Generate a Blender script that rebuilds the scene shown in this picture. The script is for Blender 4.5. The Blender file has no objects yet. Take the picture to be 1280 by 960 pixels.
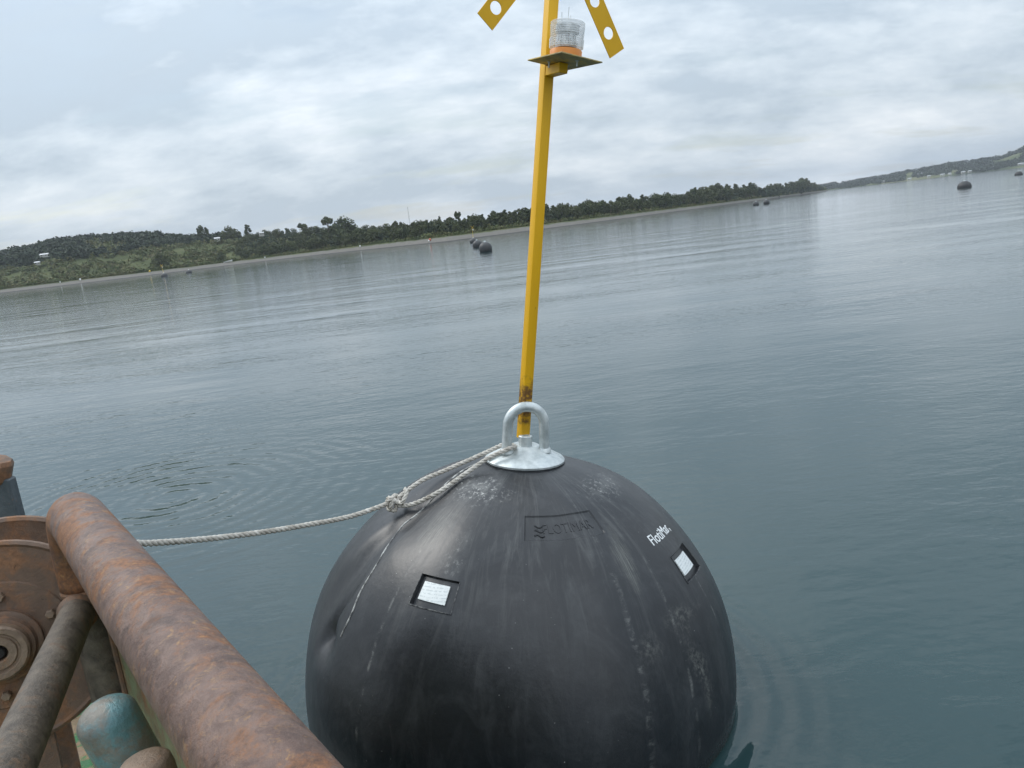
import bpy, bmesh, math, random
import numpy as np
from mathutils import Vector, Matrix, noise as mnoise

random.seed(7)
rng = np.random.default_rng(7)
scene = bpy.context.scene
col = scene.collection
R = math.radians

# ------------------------------------------------------------------ camera
EYE = 2.64                                   # eye height above the water
PITCH, ROLL = R(11.454), R(6.84)
FPX = 960.0
cF = np.array([0, math.cos(PITCH), -math.sin(PITCH)])
_u0 = np.array([0, math.sin(PITCH), math.cos(PITCH)])
_r0 = np.array([1.0, 0, 0])
cR = _r0 * math.cos(ROLL) - _u0 * math.sin(ROLL)
cU = _r0 * math.sin(ROLL) + _u0 * math.cos(ROLL)
CAM = np.array([0, 0, EYE])
cam = bpy.data.cameras.new("camera")
cam.lens = 27.0
cam.sensor_width = 36.0
cam.clip_start = 0.05
cam.clip_end = 40000
camo = bpy.data.objects.new("camera", cam)
col.objects.link(camo)
camo.matrix_world = Matrix(((cR[0], cU[0], -cF[0], CAM[0]), (cR[1], cU[1], -cF[1], CAM[1]),
                            (cR[2], cU[2], -cF[2], CAM[2]), (0, 0, 0, 1)))
scene.camera = camo


def ray(x, y):
    d = cF + (x - 640) / FPX * cR + (480 - y) / FPX * cU
    return d / np.linalg.norm(d)


def at(x, y, dist):
    return CAM + ray(x, y) * dist


def azdir(u):                                # horizontal direction of a bearing
    d = ray(u, 360.9 - .12 * u)
    d[2] = 0
    return d / np.linalg.norm(d)


def ground(u, dist):
    q = azdir(u) * dist
    return np.array([q[0], q[1], 0.0])


# ------------------------------------------------------------------ sky, sun, exposure
SUN_AZ, SUN_EL = R(-62), R(46)               # from the left, a little ahead
sund = Vector((math.sin(SUN_AZ) * math.cos(SUN_EL), math.cos(SUN_AZ) * math.cos(SUN_EL), math.sin(SUN_EL)))
w = bpy.data.worlds.new("World")
scene.world = w
w.use_nodes = True
nt = w.node_tree
nt.nodes.clear()
L = nt.links.new


def wn(t, **k):
    n = nt.nodes.new(t)
    for a, b in k.items():
        setattr(n, a, b)
    return n


def wmath(op, a, b=None, c=None):
    n = wn('ShaderNodeMath', operation=op)
    for i, v in enumerate((a, b, c)):
        if v is None:
            continue
        if isinstance(v, (int, float)):
            n.inputs[i].default_value = v
        else:
            L(v, n.inputs[i])
    return n.outputs[0]


sky = wn('ShaderNodeTexSky', sky_type='NISHITA', sun_disc=False, sun_elevation=SUN_EL, sun_rotation=SUN_AZ)
sky.air_density = 1.2
sky.dust_density = 1.5
tc = wn('ShaderNodeTexCoord')
sep = wn('ShaderNodeSeparateXYZ')
L(tc.outputs['Generated'], sep.inputs[0])
zc = wmath('MAXIMUM', sep.outputs[2], 0.0)
den = wmath('ADD', zc, 0.20)
px_ = wmath('DIVIDE', sep.outputs[0], den)
py_ = wmath('DIVIDE', sep.outputs[1], den)
comb = wn('ShaderNodeCombineXYZ')
L(px_, comb.inputs[0])
L(py_, comb.inputs[1])
den2 = wmath('ADD', zc, 0.55)                # lower, puffier layer: less drawn out towards the horizon
comb2 = wn('ShaderNodeCombineXYZ')
L(wmath('DIVIDE', sep.outputs[0], den2), comb2.inputs[0])
L(wmath('DIVIDE', sep.outputs[1], den2), comb2.inputs[1])
L(wmath('MULTIPLY', zc, 1.6), comb2.inputs[2])


def cloud_noise(scale, sx, sy, rot, detail, rough, seed, src=None):
    mp = wn('ShaderNodeMapping')
    mp.inputs['Rotation'].default_value = (0, 0, rot)
    mp.inputs['Scale'].default_value = (sx, sy, 1)
    mp.inputs['Location'].default_value = (seed, seed * .37, seed * .11)
    L((src or comb).outputs[0], mp.inputs[0])
    n = wn('ShaderNodeTexNoise')
    n.inputs['Scale'].default_value = scale
    n.inputs['Detail'].default_value = detail
    n.inputs['Roughness'].default_value = rough
    L(mp.outputs[0], n.inputs['Vector'])
    return n.outputs['Fac']


def wramp(f, stops):
    n = wn('ShaderNodeValToRGB')
    e = n.color_ramp.elements
    while len(e) < len(stops):
        e.new(.5)
    for q, (p, c) in zip(e, stops):
        q.position = p
        q.color = (*c, 1)
    L(f, n.inputs[0])
    return n.outputs[0]


def wmix(f, a, b, mode='MIX'):
    n = wn('ShaderNodeMix', data_type='RGBA', blend_type=mode)
    if isinstance(f, (int, float)):
        n.inputs[0].default_value = f
    else:
        L(f, n.inputs[0])
    for i, v in ((6, a), (7, b)):
        if isinstance(v, tuple):
            n.inputs[i].default_value = (*v, 1)
        else:
            L(v, n.inputs[i])
    return n.outputs[2]


c1 = cloud_noise(0.62, 1.0, 1.25, R(24), 8, .55, 17.3)        # broad decks
c2 = cloud_noise(3.1, .8, 1.2, R(-8), 10, .60, 9.7, comb2)          # ragged streaks
c3 = cloud_noise(11.0, .8, 1.2, R(5), 7, .62, 5.2, comb2)           # fine wisps
dens = wmath('ADD', wmath('MULTIPLY', c1, .50), wmath('ADD', wmath('MULTIPLY', c2, .34), wmath('MULTIPLY', c3, .16)))
cloudcol = wramp(dens, [(.385, (.81, .845, .875)), (.44, (.67, .725, .775)), (.495, (.54, .61, .675)), (.55, (.41, .485, .56)), (.66, (.42, .505, .59))])
# an overcast sky is about three times as bright overhead as at the horizon
lum = wmath('ADD', wmath('MULTIPLY_ADD', zc, 1.7, .86), wmath('MULTIPLY', wmath('POWER', wmath('SUBTRACT', 1.0, zc), 16.0), .16))
cl = wn('ShaderNodeVectorMath', operation='SCALE')
L(cloudcol, cl.inputs[0])
L(lum, cl.inputs['Scale'])
sk = wn('ShaderNodeVectorMath', operation='SCALE')
L(sky.outputs[0], sk.inputs[0])
sk.inputs['Scale'].default_value = 0.10
gap = wramp(cloud_noise(.9, 1.0, 2.2, R(16), 7, .6, 21.4), [(.36, (.45, .45, .45)), (.47, (.06, .06, .06))])
skycol = wmix(gap, cl.outputs[0], sk.outputs[0])
bg = wn('ShaderNodeBackground')
L(skycol, bg.inputs[0])
bg.inputs[1].default_value = 1.0
out = wn('ShaderNodeOutputWorld')
L(bg.outputs[0], out.inputs[0])

sl = bpy.data.lights.new("sun", 'SUN')
sl.energy = 1.1
sl.angle = R(25)
sl.color = (1.0, .96, .90)
so = bpy.data.objects.new("sun", sl)
col.objects.link(so)
so.rotation_euler = sund.to_track_quat('Z', 'Y').to_euler()

scene.view_settings.view_transform = 'Standard'
scene.view_settings.look = 'None'
scene.view_settings.exposure = 0.28
scene.view_settings.gamma = 1.0


# ------------------------------------------------------------------ material helpers
class M:
    def __init__(s, name):
        s.m = bpy.data.materials.new(name)
        s.m.use_nodes = True
        s.nt = s.m.node_tree
        s.b = s.nt.nodes['Principled BSDF']
        s.t = s.nt.nodes.new('ShaderNodeTexCoord')

    def n(s, t, **k):
        q = s.nt.nodes.new(t)
        for a, b in k.items():
            setattr(q, a, b)
        return q

    def put(s, sock, v):
        if isinstance(v, bpy.types.NodeSocket):
            s.nt.links.new(v, sock)
        elif isinstance(v, tuple) and len(v) == 3 and sock.type == 'RGBA':
            sock.default_value = (*v, 1)
        else:
            sock.default_value = v

    def map(s, coord='Object', scale=(1, 1, 1), rot=(0, 0, 0), loc=(0, 0, 0)):
        q = s.n('ShaderNodeMapping')
        s.put(q.inputs[0], s.t.outputs[coord] if isinstance(coord, str) else coord)
        q.inputs['Scale'].default_value = scale
        q.inputs['Rotation'].default_value = rot
        q.inputs['Location'].default_value = loc
        return q.outputs[0]

    def noise(s, vec, scale, detail=5, rough=.55, dist=0.0):
        q = s.n('ShaderNodeTexNoise')
        s.put(q.inputs['Vector'], vec)
        q.inputs['Scale'].default_value = scale
        q.inputs['Detail'].default_value = detail
        q.inputs['Roughness'].default_value = rough
        q.inputs['Distortion'].default_value = dist
        return q.outputs['Fac']

    def ramp(s, f, stops):
        q = s.n('ShaderNodeValToRGB')
        e = q.color_ramp.elements
        while len(e) < len(stops):
            e.new(.5)
        for g, (p, c) in zip(e, stops):
            g.position = p
            g.color = (*(c if isinstance(c, tuple) else (c, c, c)), 1)
        s.put(q.inputs[0], f)
        return q.outputs[0]

    def mix(s, f, a, b, mode='MIX'):
        q = s.n('ShaderNodeMix', data_type='RGBA', blend_type=mode)
        s.put(q.inputs[0], f)
        s.put(q.inputs[6], a)
        s.put(q.inputs[7], b)
        return q.outputs[2]

    def math(s, op, a, b=0.0, c=0.0, clamp=False):
        q = s.n('ShaderNodeMath', operation=op)
        q.use_clamp = clamp
        s.put(q.inputs[0], a)
        s.put(q.inputs[1], b)
        if len(q.inputs) > 2:
            s.put(q.inputs[2], c)
        return q.outputs[0]

    def vm(s, op, a, b=(0, 0, 0)):
        q = s.n('ShaderNodeVectorMath', operation=op)
        s.put(q.inputs[0], a)
        s.put(q.inputs[1], b)
        return q.outputs['Value'] if op in ('LENGTH', 'DISTANCE', 'DOT_PRODUCT') else q.outputs[0]

    def sep(s, v):
        q = s.n('ShaderNodeSeparateXYZ')
        s.put(q.inputs[0], v)
        return q.outputs

    def bump(s, h, strength=.3, dist=.01, normal=None):
        q = s.n('ShaderNodeBump')
        s.put(q.inputs['Height'], h)
        q.inputs['Strength'].default_value = strength
        q.inputs['Distance'].default_value = dist
        if normal is not None:
            s.put(q.inputs['Normal'], normal)
        return q.outputs[0]

    def set(s, **k):
        nm = dict(color='Base Color', rough='Roughness', metal='Metallic', normal='Normal', ior='IOR', trans='Transmission Weight',
                  spec='Specular IOR Level', coat='Coat Weight', alpha='Alpha')
        for a, v in k.items():
            s.put(s.b.inputs[nm[a]], v)
        return s.m


# ------------------------------------------------------------------ geometry helpers
ORIG = {}


def make_empty(name, loc):
    o = bpy.data.objects.new(name, None)
    o.empty_display_size = .2
    col.objects.link(o)
    o.location = tuple(float(v) for v in loc)
    ORIG[o.name] = np.array(loc, float)
    return o


def tag(o, label=None, cat=None, group=None, kind=None):
    if label:
        o['label'] = label
    if cat:
        o['category'] = cat
    if group:
        o['group'] = group
    if kind:
        o['kind'] = kind
    return o


def obj(name, vf, mat, parent=None, smooth=True, sharp=35, origin=None, uv=None):
    """one mesh object from world-space vertices"""
    v, f = vf
    v = np.asarray(v, float)
    o0 = v.mean(0) if origin is None else np.array(origin, float)
    me = bpy.data.meshes.new(name)
    me.from_pydata((v - o0).tolist(), [], [tuple(int(i) for i in q) for q in f])
    if uv is not None:
        l = me.uv_layers.new(name='UVMap')
        vi = np.empty(len(me.loops), int)
        me.loops.foreach_get('vertex_index', vi)
        l.data.foreach_set('uv', np.asarray(uv)[vi].astype(np.float32).ravel())
    if smooth:
        me.polygons.foreach_set('use_smooth', [True] * len(me.polygons))
        if sharp:
            me.set_sharp_from_angle(angle=R(sharp))
    me.materials.append(mat)
    me.update()
    o = bpy.data.objects.new(name, me)
    col.objects.link(o)
    ORIG[o.name] = o0
    if parent is not None:
        o.parent = parent
        o.location = tuple(o0 - ORIG[parent.name])
    else:
        o.location = tuple(o0)
    return o


def join(*vfs):
    V, Fc, k = [], [], 0
    for v, f in vfs:
        V += [tuple(q) for q in v]
        Fc += [tuple(i + k for i in q) for q in f]
        k += len(v)
    return V, Fc


def frame(axis, hint=(0, 0, 1)):
    a = np.array(axis, float)
    a /= np.linalg.norm(a)
    h = np.array(hint, float)
    if abs(a @ h) > .97 * np.linalg.norm(h):
        h = np.array([1.0, .13, 0])
    x = np.cross(h, a)
    x /= np.linalg.norm(x)
    return x, np.cross(a, x), a


def tube(path, rad, n=16, cap=True, closed=False, round_end=False):
    P = np.asarray(path, float)
    m = len(P)
    rad = np.full(m, rad, float) if np.isscalar(rad) else np.asarray(rad, float)
    T = np.gradient(P, axis=0)
    if closed:
        T = np.roll(P, -1, 0) - np.roll(P, 1, 0)
    T /= np.linalg.norm(T, axis=1)[:, None]
    x, y, _ = frame(T[0])
    V, Fc = [], []
    an = np.arange(n) * 2 * math.pi / n
    for i in range(m):
        x = x - T[i] * (x @ T[i])
        x /= np.linalg.norm(x)
        y = np.cross(T[i], x)
        for a in an:
            V.append(P[i] + rad[i] * (math.cos(a) * x + math.sin(a) * y))
    for i in range(m if closed else m - 1):
        j = (i + 1) % m
        for k in range(n):
            k2 = (k + 1) % n
            Fc.append((i * n + k, i * n + k2, j * n + k2, j * n + k))
    if cap and not closed:
        Fc.append(tuple(range(n))[::-1])
        Fc.append(tuple((m - 1) * n + k for k in range(n)))
    return V, Fc


def lathe(prof, cen, axis, n=32, cap=True):
    """prof: list of (radius, height along axis)"""
    x, y, a = frame(axis)
    cen = np.array(cen, float)
    V, Fc = [], []
    for r_, h in prof:
        for k in range(n):
            t = 2 * math.pi * k / n
            V.append(cen + a * h + r_ * (math.cos(t) * x + math.sin(t) * y))
    for i in range(len(prof) - 1):
        for k in range(n):
            k2 = (k + 1) % n
            Fc.append((i * n + k, i * n + k2, (i + 1) * n + k2, (i + 1) * n + k))
    if cap:
        Fc.append(tuple(range(n))[::-1])
        Fc.append(tuple((len(prof) - 1) * n + k for k in range(n)))
    return V, Fc


def box(cen, ax, half, bev=0.0, seg=1):
    """ax: three unit vectors, half: half sizes"""
    bm = bmesh.new()
    bmesh.ops.create_cube(bm, size=2.0)
    for v in bm.verts:
        v.co = Vector((v.co.x * half[0], v.co.y * half[1], v.co.z * half[2]))
    if bev:
        bmesh.ops.bevel(bm, geom=bm.edges[:], offset=bev, segments=seg, affect='EDGES', profile=.5)
    A = np.array(ax, float)
    bm.verts.index_update()
    V = [np.array(cen) + v.co.x * A[0] + v.co.y * A[1] + v.co.z * A[2] for v in bm.verts]
    Fc = [tuple(v.index for v in f.verts) for f in bm.faces]
    bm.free()
    return V, Fc


def spline(pts, n=12):
    P = [np.array(p, float) for p in pts]
    P = [2 * P[0] - P[1]] + P + [2 * P[-1] - P[-2]]
    o = []
    for i in range(1, len(P) - 2):
        for k in range(n):
            t = k / n
            a, b, c, d = P[i - 1:i + 3]
            o.append(.5 * ((2 * b) + (-a + c) * t + (2 * a - 5 * b + 4 * c - d) * t * t + (-a + 3 * b - 3 * c + d) * t ** 3))
    o.append(P[-2])
    return np.array(o)


def resample(P, step):
    P = np.asarray(P)
    s = np.concatenate([[0], np.cumsum(np.linalg.norm(np.diff(P, axis=0), axis=1))])
    m = max(3, int(s[-1] / step))
    q = np.linspace(0, s[-1], m)
    return np.stack([np.interp(q, s, P[:, i]) for i in range(3)], 1)


def lerp_table(u, tab):
    return np.interp(u, [a for a, _ in tab], [b for _, b in tab])


# ================================================================== WATER
# centre of the buoy's body, and of the ripples the boat sends out
BC = np.array([-.1452, 4.0485, EYE - 2.4778])
wm = M("water")
g = wm.n('ShaderNodeNewGeometry').outputs['Position']
# wind ripples, longer across the wind than along it
v1 = wm.map(g, scale=(.95, 2.0, 1), rot=(0, 0, R(-6)))
r1 = wm.noise(v1, 1.25, 3, .5, .25)
v2 = wm.map(g, scale=(1.0, 1.8, 1), rot=(0, 0, R(9)), loc=(3, 7, 0))
r2 = wm.noise(v2, 4.2, 3, .5, .3)
v3 = wm.map(g, scale=(.35, 1.5, 1), rot=(0, 0, R(-9)), loc=(11, 2, 0))
r3 = wm.noise(v3, .20, 2, .5)
patch = wm.ramp(wm.noise(wm.map(g, scale=(.10, .22, 1), loc=(4, 1.7, 0)), 1.0, 3, .5), [(.36, .35), (.60, 1.0)])
h = wm.math('MULTIPLY', r1, .020)
h = wm.math('ADD', h, wm.math('MULTIPLY', r2, .0088))
h = wm.math('ADD', h, wm.math('MULTIPLY', wm.noise(wm.map(g, scale=(1, 1.9, 1), rot=(0, 0, R(-3))), 11.0, 2, .5, .2), .0022))
h = wm.math('MULTIPLY', h, patch)
h = wm.math('ADD', h, wm.math('MULTIPLY', r3, .060))


def rings(cx, cy, wl, amp, r0, r1_, seed, wob):
    dv = wm.vm('SUBTRACT', g, (cx, cy, 0))
    dv = wm.vm('MULTIPLY', dv, (1, 1, 0))
    wobn = wm.math('MULTIPLY', wm.noise(wm.map(g, loc=(seed, 0, 0)), 1.3, 2), wob)
    d_ = wm.math('ADD', wm.vm('LENGTH', dv), wobn)
    s_ = wm.math('SINE', wm.math('MULTIPLY', d_, 2 * math.pi / wl))
    e_ = wm.ramp(wm.math('DIVIDE', d_, r1_), [(r0 / r1_ * .75, 0.0), (r0 / r1_, 1.0), (.6, .55), (1.0, 0.0)])
    br = wm.ramp(wm.noise(wm.map(g, loc=(0, seed, 0)), .9, 3), [(.34, 0.0), (.50, 1.0)])
    return wm.math('MULTIPLY', wm.math('MULTIPLY', s_, amp), wm.math('MULTIPLY', e_, br))


rc = CAM + ray(215, 622) * (EYE / -ray(215, 622)[2])
h = wm.math('ADD', h, rings(rc[0], rc[1], .24, .0060, .35, 3.2, 3.0, .18))
h = wm.math('ADD', h, rings(BC[0], BC[1], .15, .0085, 1.2, 1.85, 8.0, .05))
nrm = wm.bump(h, 1.0, 1.0)
wcol = wm.mix(wm.noise(wm.map(g, scale=(.3, .3, 1)), 1.0, 3), (.009, .034, .036), (.014, .042, .044))
wm.set(color=wcol, rough=.045, ior=1.50, normal=nrm)
wm.b.inputs['Specular Tint'].default_value = (.97, .99, 1, 1)
S = 7000
N_ = 28
gx = np.linspace(-S, S, N_)
V = [(x, y, 0) for y in gx for x in gx]
Fw = [(j * N_ + i, j * N_ + i + 1, (j + 1) * N_ + i + 1, (j + 1) * N_ + i) for j in range(N_ - 1) for i in range(N_ - 1)]
water = obj('water', (V, Fw), wm.m, origin=(0, 0, 0), sharp=None)
tag(water, 'calm grey blue bay water with fine ripples', kind='structure')

# ================================================================== LAND
SHORE = [(-900, 640), (-500, 600), (-200, 560), (0, 540), (160, 492), (320, 510), (400, 470), (480, 375), (560, 305), (640, 340), (720, 390),
         (800, 458), (880, 590), (960, 830), (1035, 1350)]
HILL = [(-900, 60), (-300, 44), (-100, 31), (0, 31), (60, 35.5), (110, 37), (180, 34.5), (225, 26.5), (260, 22), (320, 18.5), (400, 12.5), (480, 7.0),
        (560, 4.6), (640, 4.2), (800, 3.6), (960, 3.0), (1035, 2.4)]
WR = [(-900, 380), (0, 360), (180, 340), (260, 270), (330, 190), (400, 150), (480, 120), (560, 85), (640, 80), (1035, 70)]
DEEP = [(-900, 800), (300, 620), (480, 420), (640, 300), (900, 200), (1000, 120), (1035, 60)]


def sstep(t):
    t = np.clip(t, 0, 1)
    return t * t * (3 - 2 * t)


def land_h(u, wd):
    crest = 2.3 + .5 * mnoise.noise(Vector((u * .01, 3.1, 0)))
    hb = crest * sstep(np.minimum(wd / 19.0, 1)) - .35 * (wd < 0)
    hl, wr = lerp_table(u, HILL), lerp_table(u, WR)
    hh = hb + max(hl - 2, 0) * sstep((wd - 22) / (wr - 22)) * (1 - .5 * sstep((wd - wr - 60) / 300))
    if wd > 24:
        hh += min(1, (wd - 24) / 40) * (1.3 * mnoise.noise(Vector((u * .03, wd * .02, 1.7))) + .8 * mnoise.noise(Vector((u * .09, wd * .06, 4.7)))) * (.3 + hl / 25)
    return float(hh)


def land_p(u, wd):
    q = azdir(u) * (lerp_table(u, SHORE) + 5 * mnoise.noise(Vector((u * .012, .3, 9))) + wd)
    return np.array([q[0], q[1], land_h(u, wd)])


us = np.concatenate([np.arange(-900, -60, 30), np.arange(-60, 1036, 5)])
ws = [-8, -2, 1, 3, 6, 9, 12, 15, 18, 21, 25, 30, 36, 43, 51, 60, 70, 82, 96, 112, 130, 150, 175, 205, 240, 280, 325, 375, 430, 500, 600]
V, Fw = [], []
for u in us:
    dp = lerp_table(u, DEEP)
    for w_ in ws:
        V.append(land_p(u, min(w_, dp) + (0 if w_ <= dp else (w_ - dp) * .02)))
nw = len(ws)
for i in range(len(us) - 1):
    for j in range(nw - 1):
        Fw.append((i * nw + j, (i + 1) * nw + j, (i + 1) * nw + j + 1, i * nw + j + 1))
lm = M("shore_ground")
g = lm.n('ShaderNodeNewGeometry').outputs['Position']
z = lm.sep(g)[2]
beach = lm.mix(lm.noise(lm.map(g), .6, 5), (.115, .108, .098), (.20, .188, .168))
wet = lm.ramp(lm.math('ADD', lm.math('DIVIDE', z, 3.0), lm.math('MULTIPLY', lm.noise(lm.map(g), .3, 3), .06)), [(.10, 1.0), (.17, 0.0)])
beach = lm.mix(wet, beach, (.06, .058, .055))
gr = lm.ramp(lm.noise(lm.map(g, scale=(1, 1, .2)), .022, 5, .6), [(.38, (.042, .055, .022)), (.5, (.064, .078, .030)), (.6, (.094, .104, .042)), (.7, (.092, .080, .046))])
gr = lm.mix(lm.ramp(lm.noise(lm.map(g), .25, 4), [(.4, 0.0), (.7, .55)]), gr, (.05, .06, .025))
edge = lm.math('ADD', z, lm.math('MULTIPLY', lm.noise(lm.map(g), .12, 4), 1.2))
fm = lm.ramp(lm.math('DIVIDE', edge, 5.0), [(.46, 0.0), (.54, 1.0)])
lm.set(color=lm.mix(fm, beach, gr), rough=.95, spec=.1)
land = obj('shore_terrain', (V, Fw), lm.m, origin=(0, 0, 0), sharp=None)
tag(land, 'low shore with a grey shingle beach and scrub covered slopes', kind='structure')

# far hills across the bay
FARH = [(880, 10), (1000, 16), (1040, 19), (1090, 21), (1145, 30), (1200, 36), (1250, 34), (1270, 44), (1290, 66), (1340, 92), (1500, 120), (1800, 110)]


def far_p(u, wd):
    q = azdir(u) * (2300 - .5 * max(0, u - 1200) + wd)
    hl = lerp_table(u, FARH) - 7
    hh = -1.0 if wd < 0 else 1.2 * min(1, wd / 12) + hl * sstep((wd - 5) / 420)
    if wd > 20:
        hh += 3.5 * mnoise.noise(Vector((u * .03, wd * .012, 2.2))) * min(1, hl / 20)
    return np.array([q[0], q[1], hh])


us2 = np.arange(880, 1801, 8)
ws2 = [-20, 0, 6, 14, 30, 55, 90, 130, 180, 240, 310, 390, 480, 600, 800]
V, Fw = [], []
for u in us2:
    for w_ in ws2:
        V.append(far_p(u, w_))
nw = len(ws2)
for i in range(len(us2) - 1):
    for j in range(nw - 1):
        Fw.append((i * nw + j, (i + 1) * nw + j, (i + 1) * nw + j + 1, i * nw + j + 1))
fm_ = M("far_hill_ground")
g = fm_.n('ShaderNodeNewGeometry').outputs['Position']
fc = fm_.ramp(fm_.noise(fm_.map(g), .006, 4, .6), [(.42, (.03, .045, .02)), (.52, (.08, .10, .04)), (.62, (.15, .15, .08))])
fm_.set(color=fc, rough=.95, spec=.1)
tag(obj('far_hills', (V, Fw), fm_.m, origin=(0, 0, 0), sharp=None), 'wooded hills across the bay', kind='structure')


# ------------------------------------------------------------------ foliage
def leaf_mat(name, stops, rnd=True):
    m = M(name)
    g_ = m.n('ShaderNodeNewGeometry').outputs['Position']
    f = m.noise(m.map(g_), .10 if not rnd else .35, 3, .6)
    c = m.ramp(f, stops)
    if rnd:
        oi = m.n('ShaderNodeObjectInfo').outputs['Random']
        c = m.mix(m.ramp(oi, [(0.0, 0.0), (1.0, .5)]), c, (.10, .105, .045))
    m.set(color=c, rough=.75, spec=.25)
    return m.m


leaf_wood = leaf_mat("foliage_wood", [(.35, (.034, .050, .021)), (.5, (.052, .070, .027)), (.65, (.078, .092, .036))])
leaf_dark = leaf_mat("foliage_dark", [(.35, (.022, .035, .019)), (.6, (.036, .052, .026))], False)
leaf_scrub = leaf_mat("foliage_scrub", [(.34, (.052, .070, .026)), (.46, (.094, .114, .038)), (.56, (.125, .116, .050)), (.66, (.068, .090, .032))], False)
leaf_hill = leaf_mat("foliage_hill", [(.35, (.022, .034, .020)), (.55, (.032, .046, .025)), (.7, (.048, .062, .032))], False)
barkm = M("bark")
barkm.set(color=barkm.mix(barkm.noise(barkm.map(scale=(3, 3, .6)), 2.0), (.07, .055, .04), (.16, .13, .10)), rough=.9)


def leaf_cloud(cs, rs, per, size, rg):
    """small quads spread through ellipsoidal lobes: cs centres, rs radii (n,3)"""
    V, Fc = [], []
    for c, r_ in zip(cs, rs):
        d = rg.normal(size=(per, 3))
        d /= np.linalg.norm(d, axis=1)[:, None]
        rr = rg.uniform(.55, 1.06, per) ** .6
        P = c + d * rr[:, None] * r_
        nrm_ = d + rg.normal(scale=.55, size=(per, 3))
        nrm_ /= np.linalg.norm(nrm_, axis=1)[:, None]
        a = np.cross(nrm_, rg.normal(size=(per, 3)))
        a /= np.linalg.norm(a, axis=1)[:, None] + 1e-9
        b = np.cross(nrm_, a)
        s_ = size * rg.uniform(.6, 1.35, per)[:, None]
        q = np.stack([P - a * s_ - b * s_ * .6, P + a * s_ * .9 - b * s_ * .7, P + a * s_ + b * s_ * .6, P - a * s_ * .8 + b * s_ * .7], 1)
        k = len(V)
        V += [tuple(t) for t in q.reshape(-1, 3)]
        Fc += [(k + 4 * i, k + 4 * i + 1, k + 4 * i + 2, k + 4 * i + 3) for i in range(per)]
    return V, Fc


def tree_meshes(seed, hgt, wid, style):
    rg = np.random.default_rng(seed)
    lean = rg.uniform(-.06, .06, 2) * hgt
    top = np.array([lean[0], lean[1], hgt * .86])
    mid = np.array([lean[0] * .3, lean[1] * .3, hgt * .45])
    parts = [tube(spline([(0, 0, -.6), (0, 0, hgt * .12), mid, top], 4), np.linspace(.035 * hgt * .7, .008 * hgt, 13), 7)]
    cs, rs = [], []
    nl = {'round': 13, 'tall': 12, 'open': 9, 'cone': 12, 'umbrella': 8}[style]
    for i in range(nl):
        t = (i + .5) / nl
        a = i * 2.4 + rg.uniform(-.5, .5)
        if style == 'round':
            zz, ro, rl = hgt * (.22 + .66 * t), wid * .5 * math.sqrt(max(.05, 1 - (2 * t - .85) ** 2)) * .62, wid * rg.uniform(.19, .27)
        elif style == 'tall':
            zz, ro, rl = hgt * (.22 + .7 * t), wid * .5 * (.75 - .45 * t), wid * rg.uniform(.17, .25)
        elif style == 'cone':
            zz, ro, rl = hgt * (.12 + .82 * t), wid * .5 * (1 - .9 * t), wid * (.24 - .14 * t)
        elif style == 'umbrella':
            zz, ro, rl = hgt * (.70 + .2 * rg.uniform(0, 1)), wid * .38 * rg.uniform(.3, 1), wid * rg.uniform(.15, .22)
        else:
            zz, ro, rl = hgt * (.38 + .56 * t), wid * .5 * rg.uniform(.25, .9) * (1.1 - .6 * t), wid * rg.uniform(.13, .2)
        c = np.array([math.cos(a) * ro + lean[0] * t, math.sin(a) * ro + lean[1] * t, zz])
        cs.append(c)
        rs.append(np.array([rl, rl, rl * rg.uniform(.65, .95)]))
        if i % 2 == 0:
            st = np.array([lean[0] * t * .6, lean[1] * t * .6, max(hgt * .15, zz - ro * .8 - .05 * hgt)])
            parts.append(tube([st, (st + c) / 2 + [0, 0, .02 * hgt], c], [.014 * hgt, .009 * hgt, .004 * hgt], 5))
    lf = leaf_cloud(cs, rs, 62, hgt * .038, rg)
    tm = bpy.data.meshes.new('trunk')
    v, f = join(*parts)
    tm.from_pydata([tuple(map(float, q)) for q in v], [], f)
    tm.materials.append(barkm.m)
    cm = bpy.data.meshes.new('crown')
    cm.from_pydata([tuple(map(float, q)) for q in lf[0]], [], lf[1])
    return tm, cm


KIND = {}
for k, (st, hh, ww) in enumerate([('round', 9, 8.5), ('round', 8, 7), ('tall', 11, 6), ('open', 11, 6.5), ('tall', 10, 5), ('cone', 10, 4.5),
                                  ('round', 7, 7.5), ('umbrella', 11, 7), ('open', 9, 6)]):
    tm, cm = tree_meshes(100 + k, hh, ww, st)
    cm.materials.append(leaf_wood)
    KIND[k] = (tm, cm, hh)


def plant_tree(name, k, p, hgt, label, group=None, stretch=1.0):
    tm, cm, hh = KIND[k]
    e = make_empty(name, p)
    s_ = hgt / hh
    e.scale = (s_ * stretch, s_ * stretch, s_)
    e.rotation_euler = (0, 0, random.uniform(0, 6.28))
    for nm, me in (('trunk', tm), ('crown', cm)):
        o = bpy.data.objects.new(nm, me)
        col.objects.link(o)
        o.parent = e
    tag(e, label, 'tree', group)
    return e


# single trees that stand out of the skyline
def skyline_tree(k, u, wd, hgt, label, stretch=1.0, name='tree'):
    return plant_tree(name, k, land_p(u, wd) - [0, 0, .2], hgt, label, None, stretch)


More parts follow.
